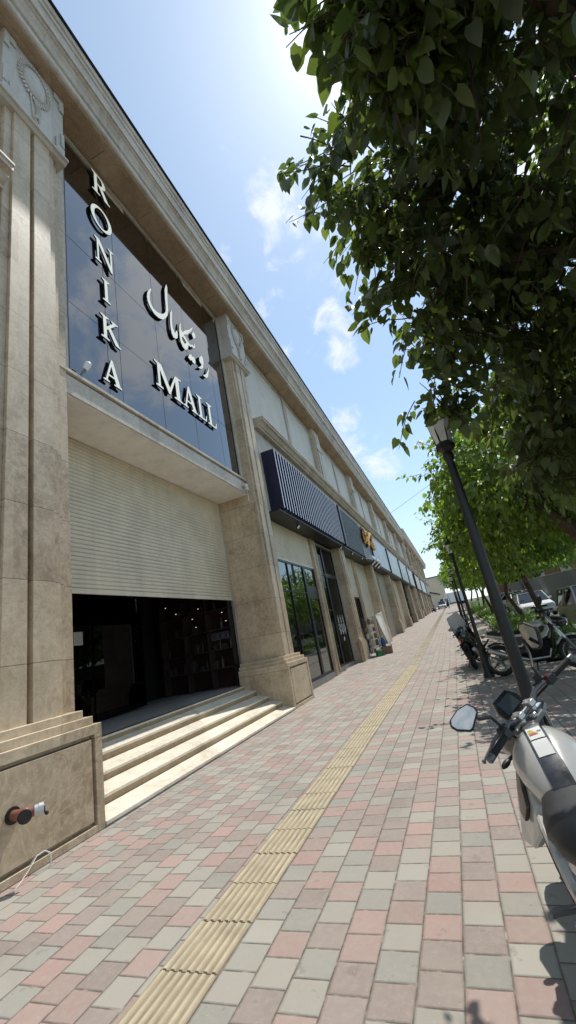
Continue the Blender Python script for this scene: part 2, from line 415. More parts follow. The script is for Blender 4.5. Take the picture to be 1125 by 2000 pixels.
sky.sun_elevation = math.asin(SUN.z); sky.sun_rotation = math.atan2(SUN.x, SUN.y)
sky.air_density = 1.0; sky.dust_density = .25; sky.ozone_density = 1.4
tc = nt.nodes.new('ShaderNodeTexCoord').outputs['Generated']
def dirn(v):
    n = nt.nodes.new('ShaderNodeVectorMath'); n.operation = 'DOT_PRODUCT'
    nt.links.new(tc, n.inputs[0]); n.inputs[1].default_value = tuple(Vector(v).normalized()); return n.outputs['Value']
sp = nt.nodes.new('ShaderNodeSeparateXYZ'); nt.links.new(tc, sp.inputs[0])
# flat cloud layer: project the direction on a plane overhead
zz = mathn(nt, 'MAXIMUM', mathn(nt, 'ADD', sp.outputs[2], .12), .03)
cm = nt.nodes.new('ShaderNodeCombineXYZ')
nt.links.new(mathn(nt, 'DIVIDE', sp.outputs[0], zz), cm.inputs[0]); nt.links.new(mathn(nt, 'DIVIDE', sp.outputs[1], zz), cm.inputs[1])
cl1 = noise(nt, cm.outputs[0], 3.6, 9, .62, .6)
cl2 = noise(nt, tc, 13, 9, .62, .5)
# places in the sky where clouds gather
PLACES = [((-.184, .461, .868), .05, .75), ((-.103, .591, .80), .058, 1.1), ((-.206, .577, .791), .05, .8), ((-.046, .673, .738), .07, .8), ((-.202, .67, .715), .05, .6),
          ((-.183, .738, .649), .05, .7), ((-.077, .784, .616), .055, 1.1), ((-.086, .751, .655), .035, 1.0), ((-.102, .892, .441), .06, 1.0), ((-.069, .932, .357), .045, 1.0), ((.0, .909, .415), .05, .7),
          ((.41, .61, .68), .12, 1.6), ((.34, .66, .67), .09, 1.5), ((.48, .48, .73), .10, .9), ((.7, .3, .64), .15, .8), ((-.6, -.5, .6), .35, 1.0), ((.3, -.7, .6), .4, 1.0)]
acc = None
for d, rad, k in PLACES:
    a = dirn(d)
    mr = nt.nodes.new('ShaderNodeMapRange'); mr.interpolation_type = 'SMOOTHSTEP'
    mr.inputs[1].default_value = math.cos(rad * 2.0); mr.inputs[2].default_value = math.cos(rad * .3); mr.inputs[4].default_value = k
    nt.links.new(a, mr.inputs[0])
    acc = mr.outputs[0] if acc is None else mathn(nt, 'MAXIMUM', acc, mr.outputs[0])
dens = mathn(nt, 'ADD', mathn(nt, 'MULTIPLY', cl2, .65), mathn(nt, 'MULTIPLY', cl1, .35))
dens = mathn(nt, 'ADD', dens, mathn(nt, 'MULTIPLY', acc, .22))
cr = nt.nodes.new('ShaderNodeMapRange'); cr.interpolation_type = 'SMOOTHSTEP'
cr.inputs[1].default_value = .66; cr.inputs[2].default_value = .86; cr.inputs[4].default_value = .88; nt.links.new(dens, cr.inputs[0])
skyc = mixc(nt, 1.0, sky.outputs[0], (.96, 1.0, .94), 'MULTIPLY')
cloudc = mixc(nt, cl1, (4.3, 4.45, 4.8), (5.6, 5.6, 5.7))
c = mixc(nt, cr.outputs[0], skyc, cloudc)
# pale air low down and the bright aureole round the sun
lowm = nt.nodes.new('ShaderNodeMapRange'); lowm.interpolation_type = 'SMOOTHSTEP'
lowm.inputs[1].default_value = -.02; lowm.inputs[2].default_value = .5; lowm.inputs[3].default_value = .55; lowm.inputs[4].default_value = .24
nt.links.new(sp.outputs[2], lowm.inputs[0])
c = mixc(nt, lowm.outputs[0], c, (3.5, 4.2, 4.7))
sd = mathn(nt, 'MAXIMUM', dirn(SUN), 0)
aur = mathn(nt, 'ADD', mathn(nt, 'MULTIPLY', mathn(nt, 'POWER', sd, 260), 3.5), mathn(nt, 'MULTIPLY', mathn(nt, 'POWER', sd, 34), .9))
ac = nt.nodes.new('ShaderNodeCombineColor')
for i in range(3): nt.links.new(aur, ac.inputs[i])
c = mixc(nt, 1.0, c, ac.outputs[0], 'ADD')
nt.links.new(c, bg.inputs[0]); bg.inputs[1].default_value = .145
scene.view_settings.view_transform = 'Standard'; scene.view_settings.look = 'None'
scene.view_settings.exposure = .55; scene.view_settings.gamma = 1
scene.cycles.max_bounces = 8; scene.cycles.transparent_max_bounces = 12

# ------------------------------------------------------------------ ground
def strip(name, x0, x1, y0, y1, dz, mat, step=4):
    mb = MB(); ys = [y0]
    for b in (16, 200):
        if y0 < b < y1: ys.append(b)
    ys.append(y1); vs = []
    for y in ys: vs += [(x0, y, ground_z(y) + dz), (x1, y, ground_z(y) + dz)]
    mb.add(vs, [(2 * i, 2 * i + 1, 2 * i + 3, 2 * i + 2) for i in range(len(ys) - 1)])
    return tag(mb.build(name, mat), kind='structure')
strip('ground', -900, 900, -300, 1500, -.14, 'asphalt')
strip('pavement', -6.2, 1.55, -14, 135, 0, 'pavers')
strip('parking_surface', 3.3, 60, -14, 135, -.10, 'asphalt')
strip('planting_soil', 1.72, 3.1, 12.4, 128, .03, 'soil')
strip('parking_bay', 1.55, 3.25, -14, 12.2, -.004, 'pavers')
kb = MB()
for y in np.arange(12.2, 128, 1.0):
    kb.box(1.56, 1.70, y + .006, y + .994, ground_z(y) - .2, ground_z(y) + .11)
for y in np.arange(-14, 128, 1.0):
    kb.box(3.12, 3.28, y + .006, y + .994, ground_z(y) - .25, ground_z(y) + .06)
tag(kb.build('kerb', 'concrete', bev=.012), kind='structure')
tb = MB()
for k in range(-6, 300):
    y0 = 2.795 + .405 * (k - 0); y1 = y0 + .398
    if y1 > 124: break
    z = ground_z(y0) + random.uniform(.003, .007)
    x0 = -2.062 + random.uniform(-.004, .004); x1 = x0 + .375
    tb.box(x0, x1, y0, y1, z - .05, z)
    if y0 < 60:
        for i in range(7):
            xa = x0 + .012 + i * .0535
            tb.prism_y([(xa, z - .002), (xa + .007, z + .007), (xa + .025, z + .007), (xa + .032, z - .002)], y0 + .004, y1 - .004, 1)
tag(tb.build('tactile_path', ['tactile', 'tactile_rib']), kind='structure')

# ------------------------------------------------------------------ the mall
mall = empty('mall_building', (-5, 8, 0), 'long stone clad shopping mall with deep cornice, roller shutters and dark glass sign wall', 'building')
P = [20.9 + 8.55 * k for k in range(6)]
wall = MB()
wall.box(-9, -4.8, 11.75, 63.5, 5.95, 12.7)            # upper wall over the shops
wall.box(-9, -5.1, 21.3, 63.5, -.6, 5.95)              # behind the shutters
wall.box(-9, -4.8, -9, 3.0, -.5, 12.7)                 # shop left of the entrance
wall.box(-9.3, -9.003, -9, 63.5, -.5, 13.6)
wall.box(-9, -8.7, 11.2, 21.28, -.3, 5.95)             # back of the first shop
wall.build('wall', 'panel', mall)
fl = MB(); fl.box(-8.7, -5.06, 11.8, 21.28, -.3, .21); fl.build('shop_floor', 'curb', mall)
fas = MB()
fas.box(-4.798, -4.68, 12.02, 63.5, 5.75, 9.02)
fas.box(-5.1, -4.7, 12.02, 63.5, 5.80, 5.948)
fas.build('fascia', 'stone_up', mall)
sof = MB()
sof.box(-5.098, -4.3, 12.0, 63.5, 5.70, 5.745); sof.build('shopfront_soffit', 'black', mall)
# string course over the signs
def string_prof(z, x):
    return [(-4.8, z), (x - .22, z), (x - .22, z + .06), (x - .16, z + .09), (x - .10, z + .16), (x - .10, z + .19), (x - .03, z + .22), (x, z + .22), (x, z + .30), (x + .03, z + .31), (x + .03, z + .35), (-4.8, z + .42)]
s = MB(); s.prism_y(string_prof(8.86, -4.30), 12.0, 63.4)
s.prism_y(string_prof(8.86, -4.30), -9, 3.02)
s.build('string_course', 'stone_up', mall)
# cornice
prof = [(-9.2, 12.7), (-4.28, 12.7), (-4.16, 12.70), (-4.13, 12.73), (-4.13, 12.86), (-4.19, 12.88), (-4.19, 12.95), (-4.13, 13.0), (-4.10, 13.10), (-4.04, 13.20), (-4.00, 13.24),
        (-4.00, 13.27), (-3.965, 13.28), (-3.965, 13.36), (-3.955, 13.55), (-3.93, 13.57), (-3.93, 13.70), (-3.90, 13.72), (-3.885, 13.92), (-9.2, 14.05)]
cn = MB()
y = -9.0
while y < 63.4:
    y1 = min(y + 1.55, 63.45); cn.prism_y(prof, y + .002, y1 - .002); y = y1
cn.build('cornice', 'stone_up', mall)
cs = MB()
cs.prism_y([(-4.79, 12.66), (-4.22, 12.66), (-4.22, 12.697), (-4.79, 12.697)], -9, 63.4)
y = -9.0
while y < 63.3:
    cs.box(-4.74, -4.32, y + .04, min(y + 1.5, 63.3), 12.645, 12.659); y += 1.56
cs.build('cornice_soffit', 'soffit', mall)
cc = MB(); cc.box(-4.6, -3.866, -9, 63.5, 13.865, 13.985); cc.build('roof_flashing', simple('tar', (.02, .019, .018), .95, var=.3, spec=0), mall)

# entrance surround ----------------------------------------------------------
en = MB()
en.box(-9, -4.86, 4.02, 10.7, 12.4, 12.698)
en.box(-5.0, -4.80, 4.02, 4.28, 6.5, 12.65); en.box(-4.98, -4.84, 4.28, 4.42, 6.5, 12.65)
en.box(-5.0, -4.80, 10.56, 10.7, 6.5, 12.65)
en.box(-4.9, -4.81, 4.43, 10.55, 12.55, 12.66)
en.build('glass_surround', 'stone_up', mall)
can = MB()
can.box(-5.79, -4.80, 4.02, 10.70, 6.005, 6.42)
can.box(-4.798, -4.765, 4.0, 10.72, 6.02, 6.40)
can.build('canopy', ['paint_white'], mall)
cf = MB(); cf.box(-4.763, -4.74, 4.0, 10.72, 6.03, 6.38); cf.box(-4.9, -4.70, 4.0, 10.72, 6.422, 6.47); cf.box(-4.9, -4.75, 4.0, 10.72, 6.472, 6.53)
cf.build('canopy_fascia', 'stone_up', mall)
def shutter_mesh(x, y0, y1, z0, z1, pitch=.08):
    mb = MB(); n = int(round((z1 - z0) / pitch)); p = (z1 - z0) / n; pr = []
    for i in range(n):
        z = z0 + i * p
        pr += [(x - .016, z), (x - .016, z + p * .08), (x + .000, z + p * .18), (x + .008, z + p * .5), (x + .003, z + p * .84), (x - .016, z + p * .92)]
    pr += [(x - .012, z1)]
    vs = [(a, y0, b) for a, b in pr] + [(a, y1, b) for a, b in pr]; k = len(pr)
    mb.add(vs, [(i, i + k, i + k + 1, i + 1) for i in range(k - 1)])
    mb.box(x - .02, x + .012, y0, y1, z0 - .09, z0 - .002)
    return mb
shutter_mesh(-5.77, 4.03, 10.70, 3.12, 6.0).build('roller_shutter', 'shutter', mall)
for ya in (3.99, 10.67): rl = MB(); rl.box(-5.80, -5.735, ya, ya + .07, .74, 6.0); rl.build('shutter_rail', 'alu', mall)
# glass wall
gw = MB()
ys = [4.43, 5.37, 5.72, 7.05, 8.40, 9.72, 10.55]; zs = [6.55, 8.13, 9.75, 11.35, 12.55]
rg = random.Random(3)
for i in range(6):
    for j in range(4):
        a, b = rg.uniform(-.0016, .0016), rg.uniform(-.0016, .0016)
        y0, y1, z0, z1 = ys[i] + .006, ys[i + 1] - .006, zs[j] + .006, zs[j + 1] - .006
        yc, zc = (y0 + y1) / 2, (z0 + z1) / 2
        f = lambda y, z: -4.86 + a * (y - yc) + b * (z - zc)
        gw.add([(f(y0, z0), y0, z0), (f(y1, z0), y1, z0), (f(y1, z1), y1, z1), (f(y0, z1), y0, z1)], [(0, 1, 2, 3)])
glass = gw.build('glass_wall', 'facadeglass', mall)
gb = MB(); gb.box(-5.0, -4.885, 4.42, 10.56, 6.5, 12.6); gb.build('glass_backing', 'blackmatte', mall)
gf = MB(); gf.box(-4.884, -4.845, 4.422, 4.45, 6.53, 12.55); gf.box(-4.884, -4.845, 10.53, 10.555, 6.53, 12.55); gf.box(-4.884, -4.83, 4.45, 10.53, 6.531, 6.56)
gf.build('glass_frame', 'black', mall)
# entrance hall
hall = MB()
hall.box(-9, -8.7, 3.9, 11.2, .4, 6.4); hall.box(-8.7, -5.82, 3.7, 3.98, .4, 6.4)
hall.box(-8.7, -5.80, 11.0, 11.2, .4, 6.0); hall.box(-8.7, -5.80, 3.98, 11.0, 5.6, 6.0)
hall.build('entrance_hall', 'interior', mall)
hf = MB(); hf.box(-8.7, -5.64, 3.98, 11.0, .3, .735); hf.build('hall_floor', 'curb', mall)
gd = MB()
for a in (4.1, 5.75, 7.4): gd.box(-7.62, -7.60, a, a + 1.6, .78, 3.4)
gdo = gd.build('glass_door', 'doorglass', mall)
for a in (5.55, 5.9):
    hd = MB(); hd.tube([(-7.56, a, 1.5), (-7.56, a, 2.1)], .02); hd.build('handle', 'greymetal', gdo)
# steps
st = empty('entrance_steps', (-5, 7.3, 0)); st.parent = mall; st.location = (0, -.7, 0)
tops = [.06, .232, .402, .58, .735]
for i, zt in enumerate(tops):
    mb = MB(); xf = -4.285 - .335 * i
    dz = .06 if i < 4 else 0; xb = xf - .335 if i < 4 else -5.75
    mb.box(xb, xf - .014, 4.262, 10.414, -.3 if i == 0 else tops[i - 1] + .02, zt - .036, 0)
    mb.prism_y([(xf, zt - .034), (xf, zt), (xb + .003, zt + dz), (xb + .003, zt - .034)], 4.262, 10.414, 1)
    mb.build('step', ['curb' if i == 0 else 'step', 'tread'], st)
# piers
def pier(yc, left_back, parent, right_back=-4.9):
    p = empty('pier', (-4.9, yc, 0)); p.parent = parent; p.location = Vector((-4.9, yc, 0)) - parent.location
    sh = MB()
    for a, b in ((.037, .335), (-.335, -.037)): sh.box(-4.9, -4.50, yc + a, yc + b, 1.25, 12.69)
    sh.box(-4.9, -4.585, yc - .036, yc + .036, 1.25, 12.69)
    sh.box(left_back, -4.55, yc - .46, yc - .336, 1.25, 12.69); sh.box(right_back, -4.55, yc + .336, yc + .46, 1.25, 12.69)
    sh.box(left_back, -4.63, yc - .5, yc - .461, 1.25, 12.69); sh.box(right_back, -4.63, yc + .461, yc + .58, 1.25, 12.69)
    sh.box(-4.9, -4.72, yc + .581, yc + .78, 1.25, 12.69)
    if left_back > -5.2: sh.box(-4.9, -4.72, yc - .60, yc - .501, 1.25, 12.69)
    sh.build('shaft', 'stone', p, bev=.004)
    ped = MB()
    pb = min(left_back + .05, -5.3)
    ped.box(pb, -4.37, yc - .78, yc + .78, -.3, 1.03)
    f = .11
    ped.box(-4.369, -4.30, yc - .78, yc + .78, 1.107 - f, 1.107)
    ped.box(-4.369, -4.30, yc - .78, yc - .78 + f, -.3, 1.106 - f); ped.box(-4.369, -4.30, yc + .78 - f, yc + .78, -.3, 1.106 - f)
    ped.box(-4.369, -4.30, yc - .78 + f, yc + .78 - f, -.3, .075)
    ped.box(-4.369, -4.305, yc - .78 + f + .045, yc + .78 - f - .045, .12, 1.107 - f - .045)
    ped.box(pb, -4.370, yc - .779, yc + .779, 1.031, 1.106)
    ped.box(pb, -4.365, yc - .715, yc + .715, 1.1075, 1.197); ped.box(pb, -4.44, yc - .64, yc + .64, 1.198, 1.284)
    ped.build('pedestal', 'stone', p, bev=.004)
    cap = MB()
    cap.prism_y([(-4.9, 10.86), (-4.47, 10.88), (-4.43, 10.93), (-4.385, 10.94), (-4.385, 11.0), (-4.44, 11.02), (-4.9, 11.02)], yc - .66, yc + .66)
    cap.box(-4.9, -4.44, yc - .60, yc + .60, 11.021, 12.69)
    for sg in (-1, 1):
        a = yc + sg * .60
        cap.box(-4.439, -4.41, a, a - sg * .10, 12.25, 12.62); cap.box(-4.439, -4.41, a - sg * .101, a - sg * .22, 12.45, 12.62)
        cap.box(-4.439, -4.41, a, a - sg * .07, 11.24, 11.62); cap.box(-4.439, -4.41, a, a - sg * .19, 11.05, 11.2); cap.box(-4.439, -4.41, a - sg * .12, a - sg * .19, 11.202, 11.36)
    cap.build('capital', 'relief', p, bev=.006)
    md = MB()
    yo, zo = yc - .02, 12.08
    rings = []
    for t in (1, .97, .85, .6, .3):
        d = .085 * math.sqrt(max(0, 1 - t * t)) + .004
        rings.append([(-4.44 + d, yo + .225 * t * math.cos(q), zo + .35 * t * math.sin(q)) for q in np.linspace(0, 2 * math.pi, 28, endpoint=False)])
    md.loft(rings)
    for q in np.linspace(0, 2 * math.pi, 34, endpoint=False):
        if -2.0 < q - math.pi * 1.5 < -1.99: continue
        c = Vector((-4.43, yo + .29 * math.cos(q), zo + .43 * math.sin(q))); rd = Vector((0, math.cos(q) * .265, math.sin(q) * .41)).normalized()
        tn = Vector((0, -rd.z, rd.y)); md.obox(c, Vector((.022, 0, 0)), rd * .042, tn * .017)
    for k in range(11):
        t = k / 10; c = Vector((-4.43, yo + .02 + .10 * math.sin(t * 2.2) * (1 - t) , zo - .44 - t * .52))
        md.obox(c, (.024, 0, 0), (0, .055 - .03 * t, .02), (0, -.004, .014))
    md.tube([(-4.425, yo - .09, zo - .36), (-4.425, yo - .05, zo - .6), (-4.425, yo - .02, zo - .95)], .014, 6)
    md.tube([(-4.425, yo + .13, zo - .36), (-4.425, yo + .08, zo - .55), (-4.425, yo + .05, zo - .95)], .014, 6)
    md.ball((-4.42, yo - .02, zo - .28), (.03, .05, .07), 8, 6)
    md.tube([(-4.41, yo + .07, zo - .97), (-4.37, yo + .02, zo - .93), (-4.38, yo - .06, zo - 1.0), (-4.40, yo + .02, zo - 1.06)], .03, 6)
    md.build('medallion', 'relief', p, smooth=True)
    return p
pier(3.48, -5.0, mall, right_back=-5.82)
pier(11.2, -5.80, mall, right_back=-5.0)
def pilaster(yc, parent):
    p = empty('pilaster', (-4.8, yc, 0)); p.parent = parent; p.location = Vector((-4.8, yc, 0)) - parent.location
    up = MB()
    up.box(-4.85, -4.55, yc - .52, yc + .52, 9.24, 12.65)
    up.box(-4.549, -4.50, yc - .33, yc - .05, 9.3, 11.3); up.box(-4.549, -4.50, yc + .05, yc + .33, 9.3, 11.3)
    up.box(-4.549, -4.49, yc - .40, yc + .40, 11.42, 12.55); up.box(-4.549, -4.46, yc - .46, yc + .46, 11.32, 11.40)
    up.ball((-4.49, yc, 12.05), (.05, .17, .28), 12, 6)
    up.build('shaft', 'stone_up', p, bev=.005)
    lo = MB(); g = ground_z(yc)
    lo.box(-5.15, -4.55, yc - .5, yc + .5, g - .4, 5.69)
    lo.box(-4.549, -4.51, yc - .30, yc - .04, 1.5 + g, 5.6); lo.box(-4.549, -4.51, yc + .04, yc + .30, 1.5 + g, 5.6)
    lo.build('lower_pier', 'stone', p, bev=.004)
    pd = MB(); pd.box(-4.6, -4.44, yc - .62, yc + .62, g - .4, g + .85); pd.box(-4.6, -4.47, yc - .58, yc + .58, g + .851, g + .93); pd.box(-4.6, -4.51, yc - .54, yc + .54, g + .931, g + 1.0)
    pd.build('pedestal', 'stone', p, bev=.005)
for yc in P: pilaster(yc, mall)
ms = MB()
for a, b in zip([11.9] + P[:-1], P):
    m_ = (a + b) / 2 + .1
    ms.box(-4.798, -4.74, m_ - .16, m_ - .02, 9.26, 12.63); ms.box(-4.798, -4.74, m_ + .02, m_ + .16, 9.26, 12.63)
ms.box(-4.798, -4.765, 11.8, 63.4, 12.46, 12.64)
ms.build('wall_strips', 'stone_up', mall)
# shopfronts
def post(y0, y1, zb):
    mb = MB(); mb.box(-5.15, -4.93, y0, y1, zb - .3, 5.69); mb.box(-4.93, -4.90, y0 + .05, y0 + .18, zb, 5.6); mb.box(-4.93, -4.90, y1 - .18, y1 - .05, zb, 5.6)
    mb.build('post', 'stone', mall, bev=.004)
post(16.75, 17.45, .1)
cb = MB(); cb.box(-5.15, -4.95, 12.0, 16.74, -.3, .21); cb.box(-5.15, -4.95, 17.46, 20.39, -.3, .235); cb.build('shop_curb', 'curb', mall, bev=.008)
shutter_mesh(-5.0, 12.02, 16.74, 4.42, 5.70).build('roller_shutter', 'shutter', mall)
def window(y0, y1, z0, z1, muls, trans, name='shop_window', x=-5.02):
    f = MB(); t = .05
    f.box(x - .03, x + .03, y0, y1, z0, z0 + .08); f.box(x - .03, x + .03, y0, y1, z1 - .08, z1)
    for yy in [y0, y1 - t]: f.box(x - .03, x + .03, yy, yy + t, z0 + .081, z1 - .081)
    for yy, tt in muls: f.box(x - .04, x + .04, yy - tt / 2, yy + tt / 2, z0 + .081, z1 - .081)
    for ya, yb, zz_, tt in trans: f.box(x - .028, x + .028, ya, yb, zz_ - tt / 2, zz_ + tt / 2)
    fr = f.build(name, 'black', mall)
    g = MB(); g.add([(x, y0 + .02, z0 + .04), (x, y1 - .02, z0 + .04), (x, y1 - .02, z1 - .04), (x, y0 + .02, z1 - .04)], [(0, 1, 2, 3)])
    g.build('pane', 'shopglass', fr)
    return fr
w1 = window(12.04, 16.72, .21, 4.34, [(15.35, .20), (13.6, .03)], [(12.09, 15.25, 3.25, .03), (15.45, 16.66, 3.3, .5)])
w2 = window(17.47, 20.39, .235, 5.55, [(18.45, .16)], [(18.54, 20.3, 4.2, .18), (17.52, 18.36, 4.2, .06), (17.52, 18.36, 2.6, .05)])
al = MB()
al.box(-5.0, -4.94, 17.46, 20.4, 5.552, 5.62); al.box(-5.0, -4.94, 17.452, 17.5, .24, 5.55); al.box(-5.0, -4.94, 20.345, 20.39, .24, 5.55)
al.build('window_trim', 'alu', w2)
# drawing on the second window: chandelier and small tree, white film on the glass
dc = MB()
def stroke(pts, r=.012): dc.tube([(-5.005, y, z) for y, z in pts], r, 5)
for k in range(3):
    y0 = 19.05 + k * .42
    stroke([(y0, 2.02), (y0, 2.28)], .02); stroke([(y0, 2.30), (y0, 2.38)], .01)
    stroke([(y0 - .14, 1.9), (y0 - .10, 1.75), (y0, 1.68), (y0 + .10, 1.75), (y0 + .14, 1.9), (y0, 1.98), (y0 - .14, 1.9)])
    stroke([(y0, 1.68), (y0, 1.5)], .018)
stroke([(18.9, 1.75), (19.5, 1.58), (20.1, 1.75)])
stroke([(19.45, 1.2), (19.45, 1.4)]); stroke([(19.3, 1.3), (19.6, 1.3)]); stroke([(19.35, 1.22), (19.55, 1.38)])
dc.build('window_drawing', 'white', w2)
tri = MB(); tri.prism_x([(18.95, .45), (20.1, .45), (19.35, 1.15)], -5.35, -5.30); tri.build('display_board', 'alu', w2)
sh_ = MB()
for z in (.6, 1.2, 1.8): sh_.box(-6.3, -5.9, 12.4, 14.9, z, z + .03)
for yy in (12.4, 13.6, 14.87): sh_.box(-6.3, -5.9, yy, yy + .03, .22, 2.2)
rr = random.Random(5)
for z in (.63, 1.23, 1.83):
    y = 12.5
    while y < 14.7:
        d = rr.uniform(.1, .3)
        if rr.random() < .7:
            q = MB(); q.box(-6.2, -5.95, y, y + d * .8, z + .001, z + rr.uniform(.1, .38))
            tag(q.build('carton', 'cardboard' if rr.random() < .5 else 'white'), 'carton on the white shelf inside the first shop window', 'carton', 'cartons in the shop window')
        y += d
sh_.build('shop_shelf', 'white', mall)
ct = MB(); pr = []
for i in range(60):
    y = 15.5 + i * .02; pr.append((-5.2 + .05 * math.sin(i * 1.3) + .02 * math.sin(i * .37), y))
vs = [(x, y, .25) for x, y in pr] + [(x + .02, y + .12, 3.2) for x, y in pr]
ct.add(vs, [(i, i + 1, i + 61, i + 60) for i in range(59)]); ct.build('curtain', 'curtain', mall, smooth=True)
# further bays
for k in range(5):
    a, b = P[k] + .5, P[k + 1] - .5; m_ = (a + b) / 2; g = ground_z(m_)
    post(m_ - .3, m_ + .3, g)
    for (ya, yb, which) in ((a, m_ - .3, 0), (m_ + .3, b, 1)):
        code = (k * 2 + which)
        if code == 0:
            shutter_mesh(-5.0, ya + .01, yb - .01, 3.45, 5.69).build('roller_shutter', 'shutter', mall)
            window(ya + .02, yb - .02, ground_z(ya) + .1, 3.34, [((ya + yb) / 2, .06), (yb - .6, .05)], [])
        elif code in (4, 7):
            window(ya + .02, yb - .02, ground_z(ya) + .1, 5.6, [((ya + yb) / 2, .08)], [(ya + .07, yb - .07, 3.6, .08)])
        else:
            shutter_mesh(-5.0, ya + .01, yb - .01, ground_z(ya) + .15, 5.69).build('roller_shutter', 'shutter' if code % 3 else 'shutter_dull', mall)
        c2 = MB(); c2.box(-5.098, -4.95, ya + .005, yb - .005, g - .8, ground_z(ya) + .055); c2.build('shop_curb', 'curb', mall, bev=.006)
# red shelving inside the hall (right hand wall)
sv = empty('display_shelves', (-7.2, 10.9, .735), 'dim red shop shelving with small goods and spot lights inside the dark entrance', 'shelves')
b_ = MB(); b_.box(-8.68, -5.84, 10.93, 10.98, .74, 4.2); b_.build('back_panel', 'interiorred', sv)
b_ = MB()
for z in (1.25, 1.75, 2.3, 2.85): b_.box(-8.3, -5.9, 10.62, 10.92, z, z + .03)
for x in (-8.3, -7.5, -6.7, -5.93): b_.box(x, x + .03, 10.62, 10.92, .74, 3.3)
b_.build('shelf', 'brownpanel', sv)
rr = random.Random(11)
for z in (1.281, 1.781, 2.331, 2.881):
    x = -8.2
    while x < -6.0:
        wv = rr.uniform(.10, .22)
        if rr.random() < .6 and min(abs(x + wv / 2 - q) for q in (-7.485, -6.685)) > .12:
            b_ = MB()
            if rr.random() < .5:
                b_.lathe([(wv * .25, 0), (wv * .25, .18), (wv * .1, .24), (wv * .1, .3)], (x + wv / 2, 10.75, z), 8)
                tag(b_.build('jar', 'brownpanel'), 'small dark jar on the dim red shelves inside the entrance', 'jar', 'jars on the dim shelves')
            else:
                b_.box(x, x + wv * .8, 10.66, 10.85, z, z + rr.uniform(.1, .3))
                tag(b_.build('carton', 'brownpanel', bev=.004), 'small carton on the dim red shelves inside the entrance', 'carton', 'cartons on the dim shelves')
        x += wv
b_ = MB()
for k in range(3):
    x = -6.45 + k * .19
    for q in range(8):
        t0, t1 = q * math.pi / 4, (q + 1) * math.pi / 4
        b_.tube([(x + .05 * math.cos(t0), 10.61, 2.12 + .05 * math.sin(t0)), (x + .05 * math.cos(t1), 10.61, 2.12 + .05 * math.sin(t1))], .008, 5)
    b_.box(x - .085, x + .085, 10.602, 10.61, 2.20, 2.215); b_.box(x - .085, x + .085, 10.602, 10.61, 2.03, 2.045)
    b_.box(x - .085, x - .072, 10.602, 10.61, 2.046, 2.199); b_.box(x + .072, x + .085, 10.602, 10.61, 2.046, 2.199)
b_.build('square_frame', 'greysign2', sv)
rr = random.Random(2)
for k in range(9):
    b_ = MB(); b_.ball((rr.uniform(-8.2, -6.0), 10.58, rr.choice([2.75, 3.0, 3.25, 2.5])), (.022, .012, .008), 6, 4); b_.build('spot_light', 'spot', sv)
pn = MB(); pn.box(-7.594, -7.590, 6.86, 7.10, 2.36, 2.64); tag(pn.build('paper_notice', 'paper'), 'white paper notice stuck on the dark glass door inside the entrance', 'notice')

# left neighbour: glass sign box
gs = empty('glass_sign_box', (-4.7, .5, 7.3), 'dark glass sign box beside the left stone pier at the picture edge', 'sign')
b_ = MB(); b_.box(-4.79, -4.62, -4, 3.10, 6.2, 8.55); b_.build('frame', 'black', gs)
b_ = MB(); b_.add([(-4.6, -3.97, 6.23), (-4.6, 3.07, 6.23), (-4.6, 3.07, 8.52), (-4.6, -3.97, 8.52)], [(0, 1, 2, 3)]); b_.build('pane', 'facadeglass', gs)

# ------------------------------------------------------------------ lettering (2D curves with holes, extruded)
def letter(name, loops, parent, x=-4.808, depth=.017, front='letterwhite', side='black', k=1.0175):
    loops = [[(u * k, 1.6 + (v - 1.6) * k) for u, v in lp] for lp in loops]
    cu = bpy.data.curves.new(name, 'CURVE'); cu.dimensions = '2D'; cu.fill_mode = 'BOTH'; cu.extrude = depth
    for lp in loops:
        sp_ = cu.splines.new('POLY'); sp_.points.add(len(lp) - 1); sp_.use_cyclic_u = True
        for p_, (u, v) in zip(sp_.points, lp): p_.co = (u, v, 0, 1)
    ob = bpy.data.objects.new('tmp', cu); col.objects.link(ob)
    dg = bpy.context.evaluated_depsgraph_get()
    me = bpy.data.meshes.new_from_object(ob.evaluated_get(dg)); bpy.data.objects.remove(ob)
    me.name = name
    pl = parent.location
    for v in me.vertices:
        u, h, d = v.co
        v.co = (x + d - pl.x, u - pl.y, h - pl.z)
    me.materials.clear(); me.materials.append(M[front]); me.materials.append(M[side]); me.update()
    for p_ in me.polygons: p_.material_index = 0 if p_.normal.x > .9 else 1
    o = bpy.data.objects.new(name, me); col.objects.link(o); o.parent = parent
    return o
ell = lambda rx, ry, n=40: [(.5 + rx * math.cos(t), .5 + ry * math.sin(t)) for t in np.linspace(0, 2 * math.pi, n, endpoint=False)]
